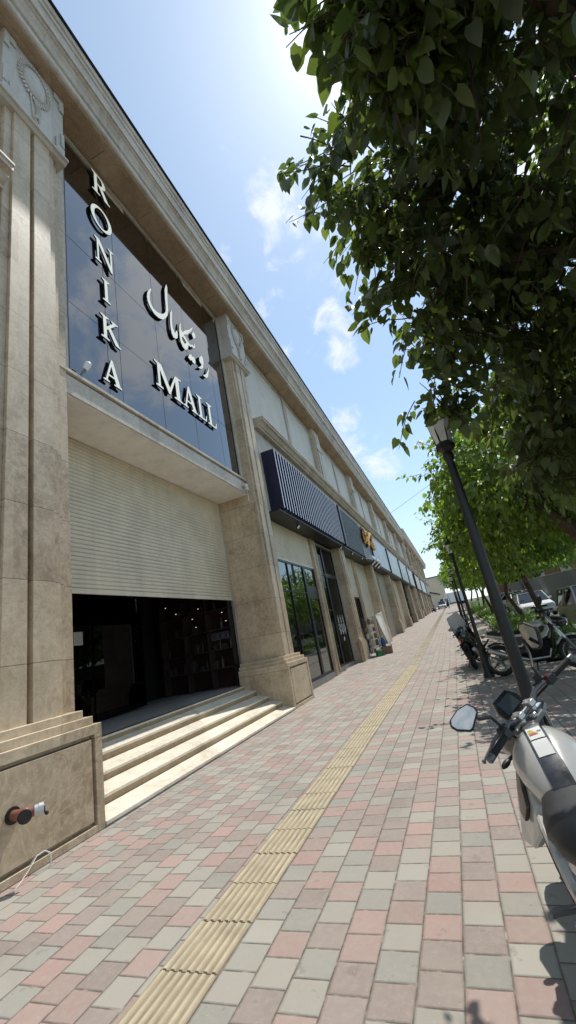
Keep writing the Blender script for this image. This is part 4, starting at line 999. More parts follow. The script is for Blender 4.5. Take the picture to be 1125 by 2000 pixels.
# ------------------------------------------------------------------ motorcycles
STO = Vector((0, .40, .95)); STA = Vector((0, -math.sin(R(25)), math.cos(R(25))))
def steer_fn(a):
    q = Matrix.Rotation(a, 3, STA); return lambda p: STO + q @ (p - STO)
def sect(y, hw, zb, zt, n=20, ex=2.6, top=.75):
    pts = []
    zc = (zb + zt) / 2; hz = (zt - zb) / 2
    for i in range(n):
        t = 2 * math.pi * i / n; c, s_ = math.cos(t), math.sin(t)
        x = hw * math.copysign(abs(c) ** (2 / ex), c); z = hz * math.copysign(abs(s_) ** (2 / ex), s_)
        if z > 0: x *= 1 - (1 - top) * (z / hz) ** 2
        pts.append((x, y, zc + z))
    return pts
def motorcycle(label, loc, psi, lean, steer, body='bikewhite', seatm='seat', detail=True, wind=False, panel='brownpanel', group=None, mirL=(-.41, .18, 1.26), mirR=(.43, .37, 1.24)):
    e = empty('motorcycle', loc, label, 'motorcycle', group, (0, -lean, psi))
    S = steer_fn(steer)
    def B(mb, name, mat, st=False, smooth=True, parent=e, bev=0):
        if st: mb.xf(S)
        return mb.build(name, mat, parent, smooth=smooth, bev=bev, local=True)
    def wheel(c, st, w_):
        mb = MB(); pr = []
        for t in np.linspace(0, 2 * math.pi, 10, endpoint=False): pr.append((.252 + .048 * math.cos(t), w_ * math.sin(t)))
        rings = [[(c[0] + x, c[1] + r_ * math.cos(a), c[2] + r_ * math.sin(a)) for r_, x in pr] for a in np.linspace(0, 2 * math.pi, 36, endpoint=False)]
        k = len(pr); n = 36; vs = [p_ for r_ in rings for p_ in r_]
        mb.add(vs, [(i * k + j, i * k + (j + 1) % k, ((i + 1) % n) * k + (j + 1) % k, ((i + 1) % n) * k + j) for i in range(n) for j in range(k)])
        tw = B(mb, 'wheel', 'rubber', st)
        mb = MB(); pr = [(.205, -.035), (.222, -.04), (.215, 0), (.222, .04), (.205, .035)]
        rings = [[(c[0] + x, c[1] + r_ * math.cos(a), c[2] + r_ * math.sin(a)) for r_, x in pr] for a in np.linspace(0, 2 * math.pi, 36, endpoint=False)]
        k = len(pr); vs = [p_ for r_ in rings for p_ in r_]
        mb.add(vs, [(i * k + j, i * k + (j + 1) % k, ((i + 1) % n) * k + (j + 1) % k, ((i + 1) % n) * k + j) for i in range(n) for j in range(k)])
        for q in range(5):
            a = q * 2 * math.pi / 5
            mb.tube([(c[0], c[1] + .03 * math.cos(a), c[2] + .03 * math.sin(a)), (c[0], c[1] + .21 * math.cos(a + .12), c[2] + .21 * math.sin(a + .12))], [.026, .014], 6)
        mb.lathe([(.05, -.06), (.05, .06)], c, 12, 'x'); B(mb, 'rim', 'greymetal', st, parent=tw)
        mb = MB(); mb.lathe([(.13, -.062), (.13, -.056)], c, 24, 'x'); B(mb, 'brake_disc', 'steel', st, parent=tw)
    wheel((0, .68, .30), True, .05); wheel((0, -.67, .30), False, .06)
    mb = MB()
    for x in (-.1, .1):
        mb.tube([(x, .70, .28), (x, .56, .55)], .03, 8); mb.tube([(x, .56, .55), (x, .345, .97)], .021, 8, 1)
    fk = mb.build('fork', ['greymetal', 'chrome'], None, smooth=True, local=True) if False else None
    m2 = MB()
    for x in (-.1, .1): m2.tube([(x, .70, .28), (x, .565, .54)], .03, 8)
    B(m2, 'fork', 'greymetal', True)
    m2 = MB()
    for x in (-.1, .1): m2.tube([(x, .575, .52), (x, .345, .985)], .0205, 10)
    B(m2, 'fork_tube', 'chrome', True)
    m2 = MB(); m2.prism_z([(-.14, .34), (-.12, .40), (.12, .40), (.14, .34), (.05, .29), (-.05, .29)], .955, .985); m2.prism_z([(-.14, .42), (-.12, .48), (.12, .48), (.14, .42), (.05, .37), (-.05, .37)], .78, .82)
    B(m2, 'triple_clamp', 'greymetal', True, False, bev=.006)
    # handlebar
    hb = [(-.385, .24, 1.05), (-.25, .265, 1.05), (-.19, .30, 1.055), (-.14, .335, 1.05), (-.10, .345, 1.03), (-.07, .345, 1.02), (0, .345, 1.018), (.07, .345, 1.02), (.10, .345, 1.03), (.14, .335, 1.05), (.19, .30, 1.055), (.25, .265, 1.05), (.385, .24, 1.05)]
    m2 = MB(); m2.tube(hb, [.011, .011, .012, .014, .0155, .016, .016, .016, .0155, .014, .012, .011, .011], 12); B(m2, 'handlebar', 'greymetal', True)
    m2 = MB()
    for x in (-.055, .055):
        m2.obox((x, .345, 1.03), (.022, 0, 0), (0, .034, 0), (0, 0, .014)); m2.tube([(x, .345, .98), (x, .345, 1.01)], .02, 10)
        for y in (.322, .368): m2.tube([(x, y, 1.04), (x, y, 1.05)], .007, 8)
    B(m2, 'bar_clamp', 'alu', True, True, bev=.004)
    for sg in (-1, 1):
        m2 = MB(); a, b = Vector((sg * .26, .263, 1.05)), Vector((sg * .385, .24, 1.05)); k = 16
        m2.tube([a + (b - a) * i / k for i in range(k + 1)], [.0175 if i % 2 else .0163 for i in range(k)] + [.0175], 12); g = B(m2, 'grip', 'rubber', True)
        m2 = MB(); d = (b - a).normalized(); m2.tube([b, b + d * .004, b + d * .035, b + d * .04], [.012, .018, .018, .014], 14); B(m2, 'bar_end', 'greymetal', True, parent=g)
        m2 = MB(); m2.obox((sg * .225, .275, 1.05), (.026, -sg * .006, 0), (.004, .024, 0), (0, 0, .024)); m2.obox((sg * .20, .318, 1.06), (.03, 0, 0), (0, .016, 0), (0, 0, .016)); B(m2, 'switch_housing', 'blackplastic', True, False, bev=.005)
        m2 = MB(); m2.tube([(sg * .20, .33, 1.055), (sg * .26, .352, 1.045), (sg * .33, .345, 1.035), (sg * .40, .328, 1.03)], [.011, .010, .008, .0065], 8); m2.ball((sg * .402, .327, 1.03), .011, 8, 6); B(m2, 'lever', 'blackplastic' if sg > 0 else 'greymetal', True)
        mp = Vector(mirL if sg < 0 else mirR)
        st_ = Vector((sg * .20, .305, 1.06))
        m2 = MB(); m2.tube([st_, st_ + Vector((sg * .015, 0, .08)), st_ * .55 + mp * .45 + Vector((0, .02, .035)), mp + Vector((-sg * .05, .03, 0))], [.009, .0085, .0075, .012], 8)
        ms_ = B(m2, 'mirror', 'blackplastic', True)
        # hexagonal head facing back towards the rider
        fx = Vector((sg * 1, .12 * sg, 0)).normalized() ; nrm = (Vector((-.54, -1.40, .85)) if sg < 0 else Vector((-1.62, -.27, .60))).normalized()
        fx = (fx - nrm * fx.dot(nrm)).normalized(); fz = fx.cross(nrm) * (1 if sg > 0 else 1)
        if fz.z < 0: fz = -fz
        shp = [(-.092, -.012), (-.084, .030), (-.02, .058), (.055, .060), (.080, .040), (.078, .005), (.035, -.056), (.015, -.060), (-.080, -.036)]
        m2 = MB()
        ks = .88 if sg < 0 else 1
        r0 = [mp + (fx * a_ + fz * b_) * ks for a_, b_ in shp]
        m2.loft([[p_ + nrm * .012 for p_ in r0], [p_ - nrm * .006 for p_ in r0], [mp + (p_ - mp) * .75 - nrm * .035 for p_ in r0]]); B(m2, 'mirror_housing', 'blackplastic', True, False, parent=ms_, bev=.003)
        m2 = MB(); m2.add([mp + (p_ - mp) * .88 + nrm * .0135 for p_ in r0], [tuple(range(len(r0)))]); B(m2, 'mirror_glass', 'mirror', True, False, parent=ms_)
        m2 = MB(); m2.tube([(sg * .2, .30, 1.03), (sg * .15, .40, 1.0), (sg * .07, .45, .9), (sg * .04, .42, .75)], .006, 6); B(m2, 'cable', 'rubber', True)
    # master cylinder, key
    m2 = MB(); m2.lathe([(.022, 1.065), (.024, 1.10), (.02, 1.105)], (.2, .32, 0), 10); m2.box(.17, .235, .335, .36, 1.05, 1.07); B(m2, 'fluid_reservoir', 'blackplastic', True)
    m2 = MB(); m2.lathe([(.024, .985), (.024, 1.0), (.02, 1.003)], (0, .315, 0), 14); B(m2, 'ignition', 'steel', True)
    m2 = MB(); m2.box(.20, .214, .25, .27, 1.075, 1.085); B(m2, 'kill_switch', 'redlens', True)
    # instrument and headlight
    dp = [(-.085, -.045), (-.095, .01), (-.06, .07), (.06, .07), (.095, .01), (.085, -.045), (.04, -.06), (-.04, -.06)]
    c0 = Vector((0, .43, 1.065)); ux = Vector((1, 0, 0)); uz = Vector((0, .42, .9)).normalized(); un = ux.cross(uz); un = -un if un.y > 0 else un
    m2 = MB(); ring = [c0 + ux * a_ + uz * b_ for a_, b_ in dp]
    m2.loft([[p_ + un * .012 for p_ in ring], [p_ - un * .01 for p_ in ring], [c0 + (p_ - c0) * .7 - un * .045 for p_ in ring]]); di = B(m2, 'instrument', 'bikeblack', True, False, bev=.004)
    m2 = MB(); m2.add([c0 + ux * a_ + uz * b_ + un * .0155 for a_, b_ in ((-.06, -.03), (.06, -.03), (.055, .045), (-.055, .045))], [(0, 1, 2, 3)]); B(m2, 'screen', simple('lcd', (.05, .06, .065), .2, var=.05), True, False, parent=di)
    m2 = MB(); m2.loft([sect(.44, .09, .82, 1.0, 14), sect(.56, .12, .78, .98, 14), sect(.66, .10, .80, .95, 14), sect(.70, .06, .84, .92, 14)]); hl = B(m2, 'headlight', 'bikeblack', True)
    m2 = MB(); m2.ball((0, .685, .875), (.075, .03, .055), 12, 8); B(m2, 'lens', 'lampglass', True, parent=hl)
    for sg in (-1, 1):
        m2 = MB(); m2.tube([(sg * .1, .52, .86), (sg * .17, .54, .86)], .01, 6); m2.ball((sg * .2, .54, .86), (.04, .02, .016), 8, 6); B(m2, 'indicator', 'blackplastic', True)
    m2 = MB(); rg_ = []
    for a in np.linspace(R(20), R(150), 12):
        y_, z_ = .68 + .325 * math.cos(a), .30 + .325 * math.sin(a)
        rg_.append([(x, y_ + dz_ * math.cos(a), z_ + dz_ * math.sin(a)) for x, dz_ in ((-.07, -.03), (-.055, .008), (0, .016), (.055, .008), (.07, -.03), (.05, -.006), (0, .006), (-.05, -.006))])
    m2.loft(rg_); B(m2, 'front_fender', body, True)
    # tank
    T = [(.285, .085, .84, .905), (.275, .115, .80, .94), (.23, .152, .76, .965), (.14, .168, .73, .968), (.04, .158, .71, .942), (-.06, .128, .70, .895), (-.13, .10, .70, .855), (-.165, .08, .71, .825)]
    def tz(y):
        ys_ = [t[0] for t in T][::-1]; return np.interp(y, ys_, [t[3] for t in T][::-1])
    def tsec(y, hw, zb, zt):
        X_ = (0, .30, .42, .55, .72, .88, .97, 1.0, .97, .86, .62, .3); Z_ = (0, .006, .03, .08, .17, .29, .40, .52, .68, .86, .97, 1.0)
        rt = [(x * hw, y, zt - z * (zt - zb)) for x, z in zip(X_, Z_)]
        return rt + [(0, y, zb)] + [(-x, y_, z) for x, y_, z in rt[:0:-1]]
    m2 = MB(); m2.loft([tsec(*t) for t in T]); tk = B(m2, 'fuel_tank', body)
    m2 = MB(); ysr = np.linspace(.283, -.17, 20); vs = []
    for y_ in ysr:
        for x in (-.048, -.025, 0, .025, .048):
            vs.append((x, y_, tz(y_) + .0035 - .9 * abs(x) ** 2 * 1.2))
    m2.add(vs, [(i * 5 + j, i * 5 + j + 1, (i + 1) * 5 + j + 1, (i + 1) * 5 + j) for i in range(19) for j in range(4)]); B(m2, 'tank_stripe', 'bikeblack', parent=tk)
    if detail:
        def lab(y0, y1, x0, x1, mat, nm, dz=.0065):
            q = MB(); ya = np.linspace(y0, y1, 5); vs = [(x, y_, tz(y_) + dz - .9 * abs(x) ** 2 * 1.2) for y_ in ya for x in np.linspace(x0, x1, 5)]
            q.add(vs, [(i * 5 + j, i * 5 + j + 1, (i + 1) * 5 + j + 1, (i + 1) * 5 + j) for i in range(4) for j in range(4)]); B(q, nm, mat, parent=tk)
        lab(.225, .075, -.036, .036, 'paper', 'energy_label'); lab(.065, -.035, -.037, .037, 'paper', 'sticker')
        for k, cm_ in enumerate(((.08, .30, .06), (.25, .38, .05), (.55, .45, .05), (.50, .22, .04), (.42, .08, .04))):
            lab(.165 - .012 * k, .155 - .012 * k, -.03, -.012 + .006 * k, simple('label_bar', cm_, .6, var=.02), 'label_bar', .0085)
        lab(.135, .128, .012, .032, 'black', 'label_bar', .0085)
        m2 = MB(); m2.lathe([(.045, .955), (.045, .972), (.03, .976)], (0, .252, 0), 20); m2.lathe([(.03, .958), (.03, .965)], (0, .252, 0), 16); B(m2, 'filler_cap', 'greymetal', parent=tk)
    # side shroud: white blade with dark inset
    for sg in (-1, 1):
        m2 = MB()
        o_ = [(.37, .83), (.30, .85), (.10, .80), (-.04, .74), (-.10, .66), (-.02, .58), (.14, .55), (.30, .62), (.38, .74)]
        m2.prism_x(o_, sg * .135, sg * .192); m2.xf(lambda p: Vector((p.x * (1 - .30 * max(0, -p.y + .08) / .2) + sg * .105 * (.74 - p.z) / .2, p.y, p.z))); sd_ = B(m2, 'side_shroud', body, smooth=False, bev=.012)
        m2 = MB(); o2 = [(.32, .81), (.26, .825), (.11, .775), (.03, .72), (.05, .66), (.16, .66), (.28, .72)]
        m2.prism_x(o2, sg * .180, sg * .199); m2.xf(lambda p: Vector((p.x * (1 - .30 * max(0, -p.y + .08) / .2) + sg * .105 * (.74 - p.z) / .2, p.y, p.z))); B(m2, 'shroud_inset', panel, smooth=False, parent=sd_, bev=.003)
        m2 = MB(); o3 = [(-.08, .73), (-.22, .735), (-.36, .70), (-.42, .62), (-.34, .50), (-.18, .48), (-.08, .56), (-.04, .64)]
        m2.prism_x(o3, sg * .12, sg * .168); sc_ = B(m2, 'side_cover', body, smooth=False, bev=.012)
        m2 = MB(); o4 = [(-.12, .68), (-.24, .69), (-.34, .65), (-.32, .54), (-.19, .52), (-.12, .58)]
        m2.prism_x(o4, sg * .160, sg * .176); B(m2, 'cover_inset', panel, smooth=False, parent=sc_, bev=.002)
        m2 = MB(); m2.tube([(sg * .10, -.12, .42), (sg * .26, -.12, .40)], .012, 8); m2.obox((sg * .23, -.12, .405), (.05, 0, 0), (0, .018, 0), (0, 0, .008)); m2.ball((sg * .285, -.12, .40), .014, 8, 6); B(m2, 'footpeg', 'greymetal')
        m2 = MB(); m2.prism_x([(-.1, .5), (-.2, .46), (-.4, .5), (-.44, .46), (-.3, .38), (-.12, .36)], sg * .12, sg * .14); B(m2, 'peg_bracket', 'blackplastic', smooth=False, bev=.004)
    # seat and tail
    m2 = MB(); m2.loft([sect(-.10, .07, .76, .825, 18, 2.4, .85), sect(-.15, .12, .74, .83, 18, 2.4, .85), sect(-.28, .145, .73, .815, 18, 2.4, .85), sect(-.42, .15, .735, .82, 18, 2.4, .85), sect(-.50, .14, .76, .86, 18, 2.4, .85), sect(-.66, .12, .78, .885, 18, 2.4, .85), sect(-.78, .08, .81, .885, 18, 2.4, .85)]); B(m2, 'seat', seatm)
    m2 = MB(); m2.loft([sect(-.38, .125, .66, .75, 16), sect(-.55, .12, .69, .775, 16), sect(-.72, .10, .74, .82, 16), sect(-.90, .05, .80, .86, 16)]); B(m2, 'tail_cowl', body)
    m2 = MB(); m2.obox((0, -.885, .80), (.05, 0, 0), (0, .03, .01), (0, -.008, .028)); B(m2, 'tail_light', 'redlens', smooth=False, bev=.006)
    m2 = MB(); m2.tube([(0, -.78, .74), (0, -.93, .58)], .02, 6); m2.obox((0, -.92, .60), (.09, 0, 0), (0, .05, -.07), (0, .003, .002)); B(m2, 'rear_mudguard', 'blackplastic', smooth=False)
    for sg in (-1, 1):
        m2 = MB(); m2.tube([(sg * .05, -.84, .70), (sg * .14, -.86, .70)], .009, 6); m2.ball((sg * .165, -.86, .70), (.035, .018, .016), 8, 6); B(m2, 'indicator', 'blackplastic')
    m2 = MB(); m2.loft([sect(.30, .10, .24, .62, 14, 4, 1), sect(.24, .14, .20, .70, 14, 4, 1), sect(-.05, .15, .19, .71, 14, 4, 1), sect(-.26, .13, .24, .68, 14, 4, 1), sect(-.33, .08, .32, .62, 14, 4, 1)])
    for k in range(6): m2.obox((0, .27, .34 + .045 * k), (.10 + .005 * k, 0, 0), (0, .06, .01), (0, 0, .006))
    m2.lathe([(.10, -.19), (.10, -.17), (.08, -.165), (.08, .165), (.10, .17), (.10, .19)], (0, .02, .40), 18, 'x'); B(m2, 'engine', 'blackplastic' if detail else 'blackmatte')
    m2 = MB()
    for sg in (-1, 1): m2.tube([(sg * .03, .42, .88), (sg * .09, .25, .70), (sg * .11, -.05, .66), (sg * .10, -.28, .55), (sg * .10, -.30, .40)], .018, 8); m2.tube([(sg * .03, .42, .82), (sg * .08, .36, .5), (sg * .08, .28, .28)], .016, 8)
    B(m2, 'frame', 'black')
    m2 = MB()
    for sg in (-1, 1): m2.tube([(sg * .10, -.28, .42), (sg * .10, -.50, .34), (sg * .10, -.68, .30)], [.026, .022, .02], 8)
    m2.tube([(0, -.36, .45), (0, -.50, .70)], .035, 10); B(m2, 'swingarm', 'greymetal')
    m2 = MB(); m2.tube([(.10, .30, .40), (.13, .25, .26), (.16, -.10, .24), (.17, -.40, .33), (.18, -.80, .50)], [.02, .02, .03, .05, .055], 10); B(m2, 'exhaust', 'steel')
    m2 = MB(); m2.tube([(-.14, -.10, .30), (-.17, -.07, .27), (-.20, .06, .25)], .008, 6); m2.tube([(-.17, .05, .25), (-.235, .06, .25)], .013, 8); B(m2, 'shift_lever', 'steel')
    m2 = MB(); m2.tube([(-.12, -.02, .27), (-.24, -.08, .055)], .012, 8); m2.obox((-.245, -.085, .05), (.03, 0, .004), (0, .018, 0), (0, 0, .004)); B(m2, 'side_stand', 'black')
    m2 = MB()
    for a in np.linspace(R(30), R(140), 8): pass
    rg_ = []
    for a in np.linspace(R(35), R(120), 10):
        y_, z_ = -.67 + .335 * math.cos(a), .30 + .335 * math.sin(a)
        rg_.append([(x, y_ + d_ * math.cos(a), z_ + d_ * math.sin(a)) for x, d_ in ((-.075, -.02), (-.05, .01), (.05, .01), (.075, -.02), (0, -.004))])
    m2.loft(rg_); B(m2, 'rear_fender', 'blackplastic')
    if wind:
        m2 = MB(); n1, n2 = 9, 9; vs = []
        for j in range(n2):
            t = j / (n2 - 1)
            for i in range(n1):
                u = i / (n1 - 1) * 2 - 1
                hw = .27 * (1 - .25 * t ** 3); vs.append((u * hw, .56 - .10 * u * u - .16 * t, .98 + .55 * t))
        m2.add(vs, [(j * n1 + i, j * n1 + i + 1, (j + 1) * n1 + i + 1, (j + 1) * n1 + i) for j in range(n2 - 1) for i in range(n1 - 1)]); B(m2, 'windshield', simple('milky_screen', (.62, .63, .62), .25, var=.06), True)
        m2 = MB()
        for x in (-.2, .2): m2.tube([(x, .53, 1.0), (x, .45, 1.35)], .008, 6)
        B(m2, 'screen_strut', 'black', True)
        for sg in (-1, 1):
            m2 = MB(); m2.prism_x([(.58, 1.0), (.40, 1.02), (.30, .66), (.36, .42), (.52, .40), (.60, .6)], sg * .17, sg * .185); m2.xf(lambda p: Vector((p.x * (1 + .35 * (p.z - .4)), p.y, p.z))); B(m2, 'leg_shield', 'blackmatte', True, False, bev=.004)
        m2 = MB(); m2.obox((0, .55, .93), (.22, 0, 0), (0, .02, 0), (0, 0, .10)); B(m2, 'front_apron', 'blackmatte', True, False, bev=.01)
    return e
motorcycle('white tanked naked motorcycle parked in the right foreground, label stickers on its tank', (.386, 2.436, 0), -.008, .196, .70)
mb2 = motorcycle('silver and white motorcycle parked side on behind the street lamps', (1.35, 10.82, 0), R(-105), .17, .25, body='bikewhite', detail=False, mirL=(-.41, .3, 1.24), mirR=(.41, .3, 1.24))
mb2.scale = (1.12, 1.12, 1.12)
motorcycle('black motorcycle with milky windshield and leg shields, tail towards the viewer', (.18, 13.5, 0), R(-6), .17, .62, body='bikeblack', detail=False, wind=True, mirL=(-.33, .28, 1.22), mirR=(.33, .28, 1.22))
motorcycle('dark motorcycle parked far along the shop row at the wall', (-3.6, 84, ground_z(84)), R(160), .15, .4, body='bikeblack', detail=False)

# ------------------------------------------------------------------ cars, truck, people
def car(label, loc, rz, bodym, L=4.35, W=1.72, H=1.45, name='parked_car', cat='car', group='cars parked across the street', wagon=False):
    e = empty(name, loc, label, cat, group, (0, 0, rz))
    hl = L / 2; hw = W / 2
    sidep = [(-hl, .30), (-hl + .03, .55), (-hl + .10, .72), (-hl + .95, .86), (-hl + 1.1, .92), (hl - .95, .95), (hl - .10, .90), (hl, .75), (hl - .02, .40), (hl - .12, .24), (-hl + .15, .22)]
    m2 = MB(); m2.prism_x(sidep, -hw, hw); m2.xf(lambda p: Vector((p.x * (1 - .05 * max(0, abs(p.y) - hl + .7) / .7 - .06 * max(0, p.z - .7) / .25), p.y, p.z)))
    bd = m2.build('body', bodym, e, local=True, bev=.05, seg=3, smooth=True)
    yf, yr = -hl + 1.0, (hl - .15 if wagon else hl - .75)
    lo_, hi_ = hw - .07, hw - .23
    rf, rb = yf + .62, yr - (.3 if wagon else .55)
    v8 = [(-lo_, yf, .90), (lo_, yf, .90), (lo_, yr, .92), (-lo_, yr, .92), (-hi_, rf, H - .03), (hi_, rf, H - .03), (hi_, rb, H - .05), (-hi_, rb, H - .05)]
    m2 = MB(); m2.add(v8, [(0, 3, 2, 1), (4, 5, 6, 7), (0, 1, 5, 4), (1, 2, 6, 5), (2, 3, 7, 6), (3, 0, 4, 7)]); m2.build('windows', 'darkglass', e, local=True)
    m2 = MB(); m2.box(-hi_ - .02, hi_ + .02, rf - .04, rb + .05, H - .045, H); m2.build('roof', bodym, e, local=True, bev=.02, seg=2, smooth=True)
    for sx in (-1, 1):
        for a, b in ((0, 4), (3, 7)) if sx < 0 else ((1, 5), (2, 6)):
            m2 = MB(); m2.tube([Vector(v8[a]) + Vector((sx * .01, 0, 0)), Vector(v8[b]) + Vector((sx * .01, 0, 0))], .035, 6); m2.build('pillar', bodym, e, local=True)
        ym = (rf + rb) / 2; m2 = MB(); m2.tube([(sx * lo_, ym, .9), (sx * hi_, ym, H - .04)], .035, 6); m2.build('pillar', bodym, e, local=True)
    for sx in (-1, 1):
        for y in (-hl + .80, hl - .85):
            m2 = MB(); m2.lathe([(.22, -.10), (.30, -.09), (.31, 0), (.30, .09), (.22, .10)], (sx * (hw - .08), y, .31), 20, 'x'); wl = m2.build('wheel', 'rubber', e, local=True, smooth=True)
            m2 = MB(); m2.lathe([(.19, -.104), (.19, .104)], (sx * (hw - .08), y, .31), 16, 'x'); m2.build('rim', 'alu', wl, local=True)
        m2 = MB(); m2.obox((sx * (hw - .30), -hl + .045, .66), (.17, .02 * sx, 0), (0, .03, 0), (0, .02, .06)); m2.build('headlight', 'lampglass', e, local=True, bev=.01)
        m2 = MB(); m2.obox((sx * (hw - .22), hl - .02, .76), (.16, 0, 0), (0, .03, 0), (0, 0, .07)); m2.build('tail_light', 'redlens', e, local=True, bev=.01)
        m2 = MB(); m2.obox((sx * (hw + .06), yf + .35, .98), (.08, 0, 0), (0, .05, 0), (0, 0, .06)); m2.build('wing_mirror', bodym, e, local=True, bev=.02)
    m2 = MB(); m2.box(-.42, .42, -hl - .005, -hl + .06, .56, .66); m2.box(-.6, .6, -hl - .006, -hl + .05, .32, .42); m2.build('grille', 'blackplastic', e, local=True)
    m2 = MB(); m2.box(-.25, .25, -hl - .02, -hl - .007, .44, .54); m2.build('number_plate', 'white', e, local=True)
    return e
car('white saloon car facing the street between two tree trunks', (4.25, 28.6, ground_z(28.6)), 0, 'carwhite')
car('silver car half hidden by leaves left of the white saloon', (2.35 + .0, 35.0, ground_z(35)) if False else (4.6, 34.6, ground_z(34.6)), .05, 'carsilver')
car('pale beige estate car at the right edge behind the motorcycles', (4.75, 18.6, ground_z(18.6)), 0, 'carbeige', wagon=True, H=1.6)
for k, (x, y, m_, lab) in enumerate(((5.6, 42.5, 'carwhite', 'white car parked side on in the far row, left one'), (5.8, 47.5, 'carsilver', 'silver car in the far row behind the person in black'), (6.2, 52.5, 'carwhite', 'white car at the back of the far row'))):
    car(lab, (x, y, ground_z(y)), R(60), m_)
car('white van-like car parked far down the pavement near the box truck', (-2.4, 104, ground_z(104)), .1, 'carwhite', H=1.7, wagon=True, group=None)
t_ = empty('box_truck', (.2, 116, ground_z(116)), 'white box truck parked across the far end of the street', 'truck', None, (0, 0, R(-60)))
m2 = MB(); m2.box(-1.05, 1.05, -1.3, 3.4, .75, 3.25); m2.build('cargo_box', 'white', t_, local=True, bev=.03)
m2 = MB(); m2.prism_x([(-3.1, .55), (-3.15, 1.2), (-2.85, 2.15), (-1.4, 2.25), (-1.4, .55)], -.95, .95); cbx = m2.build('cab', 'carwhite', t_, local=True, bev=.06, seg=2)
m2 = MB(); m2.obox((0, -3.02, 1.68), (.8, 0, 0), (0, .135, .42), (0, -.02, .006)); m2.obox((.955, -2.2, 1.65), (0, .5, 0), (0, 0, .35), (.006, 0, 0)); m2.obox((-.955, -2.2, 1.65), (0, .5, 0), (0, 0, .35), (.006, 0, 0)); m2.build('cab_window', 'darkglass', cbx, local=True)
for x in (-.85, .85):
    for y in (-2.4, 2.2): m2 = MB(); m2.lathe([(.3, -.14), (.42, -.12), (.42, .12), (.3, .14)], (x, y, .42), 16, 'x'); m2.build('wheel', 'rubber', t_, local=True)
    m2 = MB(); m2.box(x - .14 * (1 if x > 0 else 1), x + .14, -3.2, -3.1, .75, .92); m2.build('headlight', 'lampglass', t_, local=True)
m2 = MB(); m2.box(-.5, .5, -2.9, 3.2, .5, .72); m2.build('chassis', 'black', t_, local=True)
def person(label, loc, rz, stride=.18, top='darkcloth'):
    e = empty('person', loc, label, 'person', None, (0, 0, rz))
    J = {'pel': (0, 0, .95), 'waist': (0, .01, 1.12), 'chest': (0, 0, 1.36), 'neck': (0, 0, 1.50), 'head': (0, .02, 1.60), 'crown': (0, .02, 1.72)}
    pts = []; rad = []; ed = []
    def add(p, r_, par=None):
        pts.append(p); rad.append(r_)
        if par is not None: ed.append((par, len(pts) - 1))
        return len(pts) - 1
    pe = add(J['pel'], (.15, .11)); wa = add(J['waist'], (.13, .095), pe); ch = add(J['chest'], (.16, .11), wa); ne = add(J['neck'], (.055, .055), ch); he = add(J['head'], (.075, .09), ne); add(J['crown'], (.06, .075), he)
    for s_ in (-1, 1):
        sh = add((s_ * .17, 0, 1.42), (.062, .062), ch); el = add((s_ * .24, -.02 + s_ * .05, 1.14), (.045, .045), sh); wr = add((s_ * .25, .05 + s_ * .10, .90), (.032, .032), el); add((s_ * .245, .07 + s_ * .11, .81), (.026, .04), wr)
        hp = add((s_ * .09, 0, .88), (.088, .088), pe); kn = add((s_ * .10, s_ * stride * .5 + .02, .50), (.06, .06), hp); an = add((s_ * .10, s_ * stride, .09), (.042, .042), kn); add((s_ * .11, s_ * stride + .15, .035), (.04, .03), an)
    me = bpy.data.meshes.new('body'); me.from_pydata(pts, ed, []); ob = bpy.data.objects.new('body', me); col.objects.link(ob)
    sk = ob.modifiers.new('skin', 'SKIN'); sb = ob.modifiers.new('sub', 'SUBSURF'); sb.levels = 1; sb.render_levels = 1
    if not me.skin_vertices: me.attributes  # layer appears with the modifier
    if not me.skin_vertices:
        bm = bmesh.new(); bm.from_mesh(me); bm.verts.layers.skin.verify(); bm.to_mesh(me); bm.free()
    for v, r_ in zip(me.skin_vertices[0].data, rad): v.radius = r_
    me.skin_vertices[0].data[0].use_root = True
    bpy.context.view_layer.update()
    dg = bpy.context.evaluated_depsgraph_get(); m3 = bpy.data.meshes.new_from_object(ob.evaluated_get(dg)); bpy.data.objects.remove(ob)
    m3.materials.clear(); m3.materials.append(M[top]); m3.materials.append(M['skin'])
    for p_ in m3.polygons: p_.material_index = 1 if (p_.center.z > 1.5 or (p_.center.z < .88 and p_.center.z > .74 and abs(p_.center.x) > .2)) else 0; p_.use_smooth = True
    o = bpy.data.objects.new('body', m3); col.objects.link(o); o.parent = e
    h = MB(); h.ball((0, .0, 1.665), (.085, .105, .095), 10, 8); h.build('hair', 'blackmatte', e, local=True, smooth=True)
    return e
person('person in dark clothes walking on the pavement near the white box truck', (-.9, 93, ground_z(93)), R(200), .22)
person('person in black standing among the parked cars across the street', (5.35, 45.2, ground_z(45.2)), R(120), .08)

# overhead wire
a, b = Vector((-4.2, 50, 14.0)), Vector((22, 44, 24))
wp = [a + (b - a) * t + Vector((0, 0, -1.6 * t * (1 - t))) for t in np.linspace(0, .42, 12)]
wm = MB(); wm.tube(wp, .018, 5)
e = empty('utility_pole', (wp[-1].x, wp[-1].y, .8), 'tall grey utility pole behind the trees carrying the overhead wire', 'pole')
b_ = MB(); b_.tube([(wp[-1].x, wp[-1].y, .4), (wp[-1].x, wp[-1].y, wp[-1].z + .4)], [.18, .09], 10); b_.build('mast', 'greymetal', e, smooth=True)
b_ = MB(); b_.obox((wp[-1].x, wp[-1].y, wp[-1].z - .1), (.06, 0, 0), (0, .9, 0), (0, 0, .06)); b_.build('crossarm', 'greymetal', e)
tag(wm.build('overhead_wire', 'black'), 'thin overhead wire running from the roof edge across the sky', 'wire')

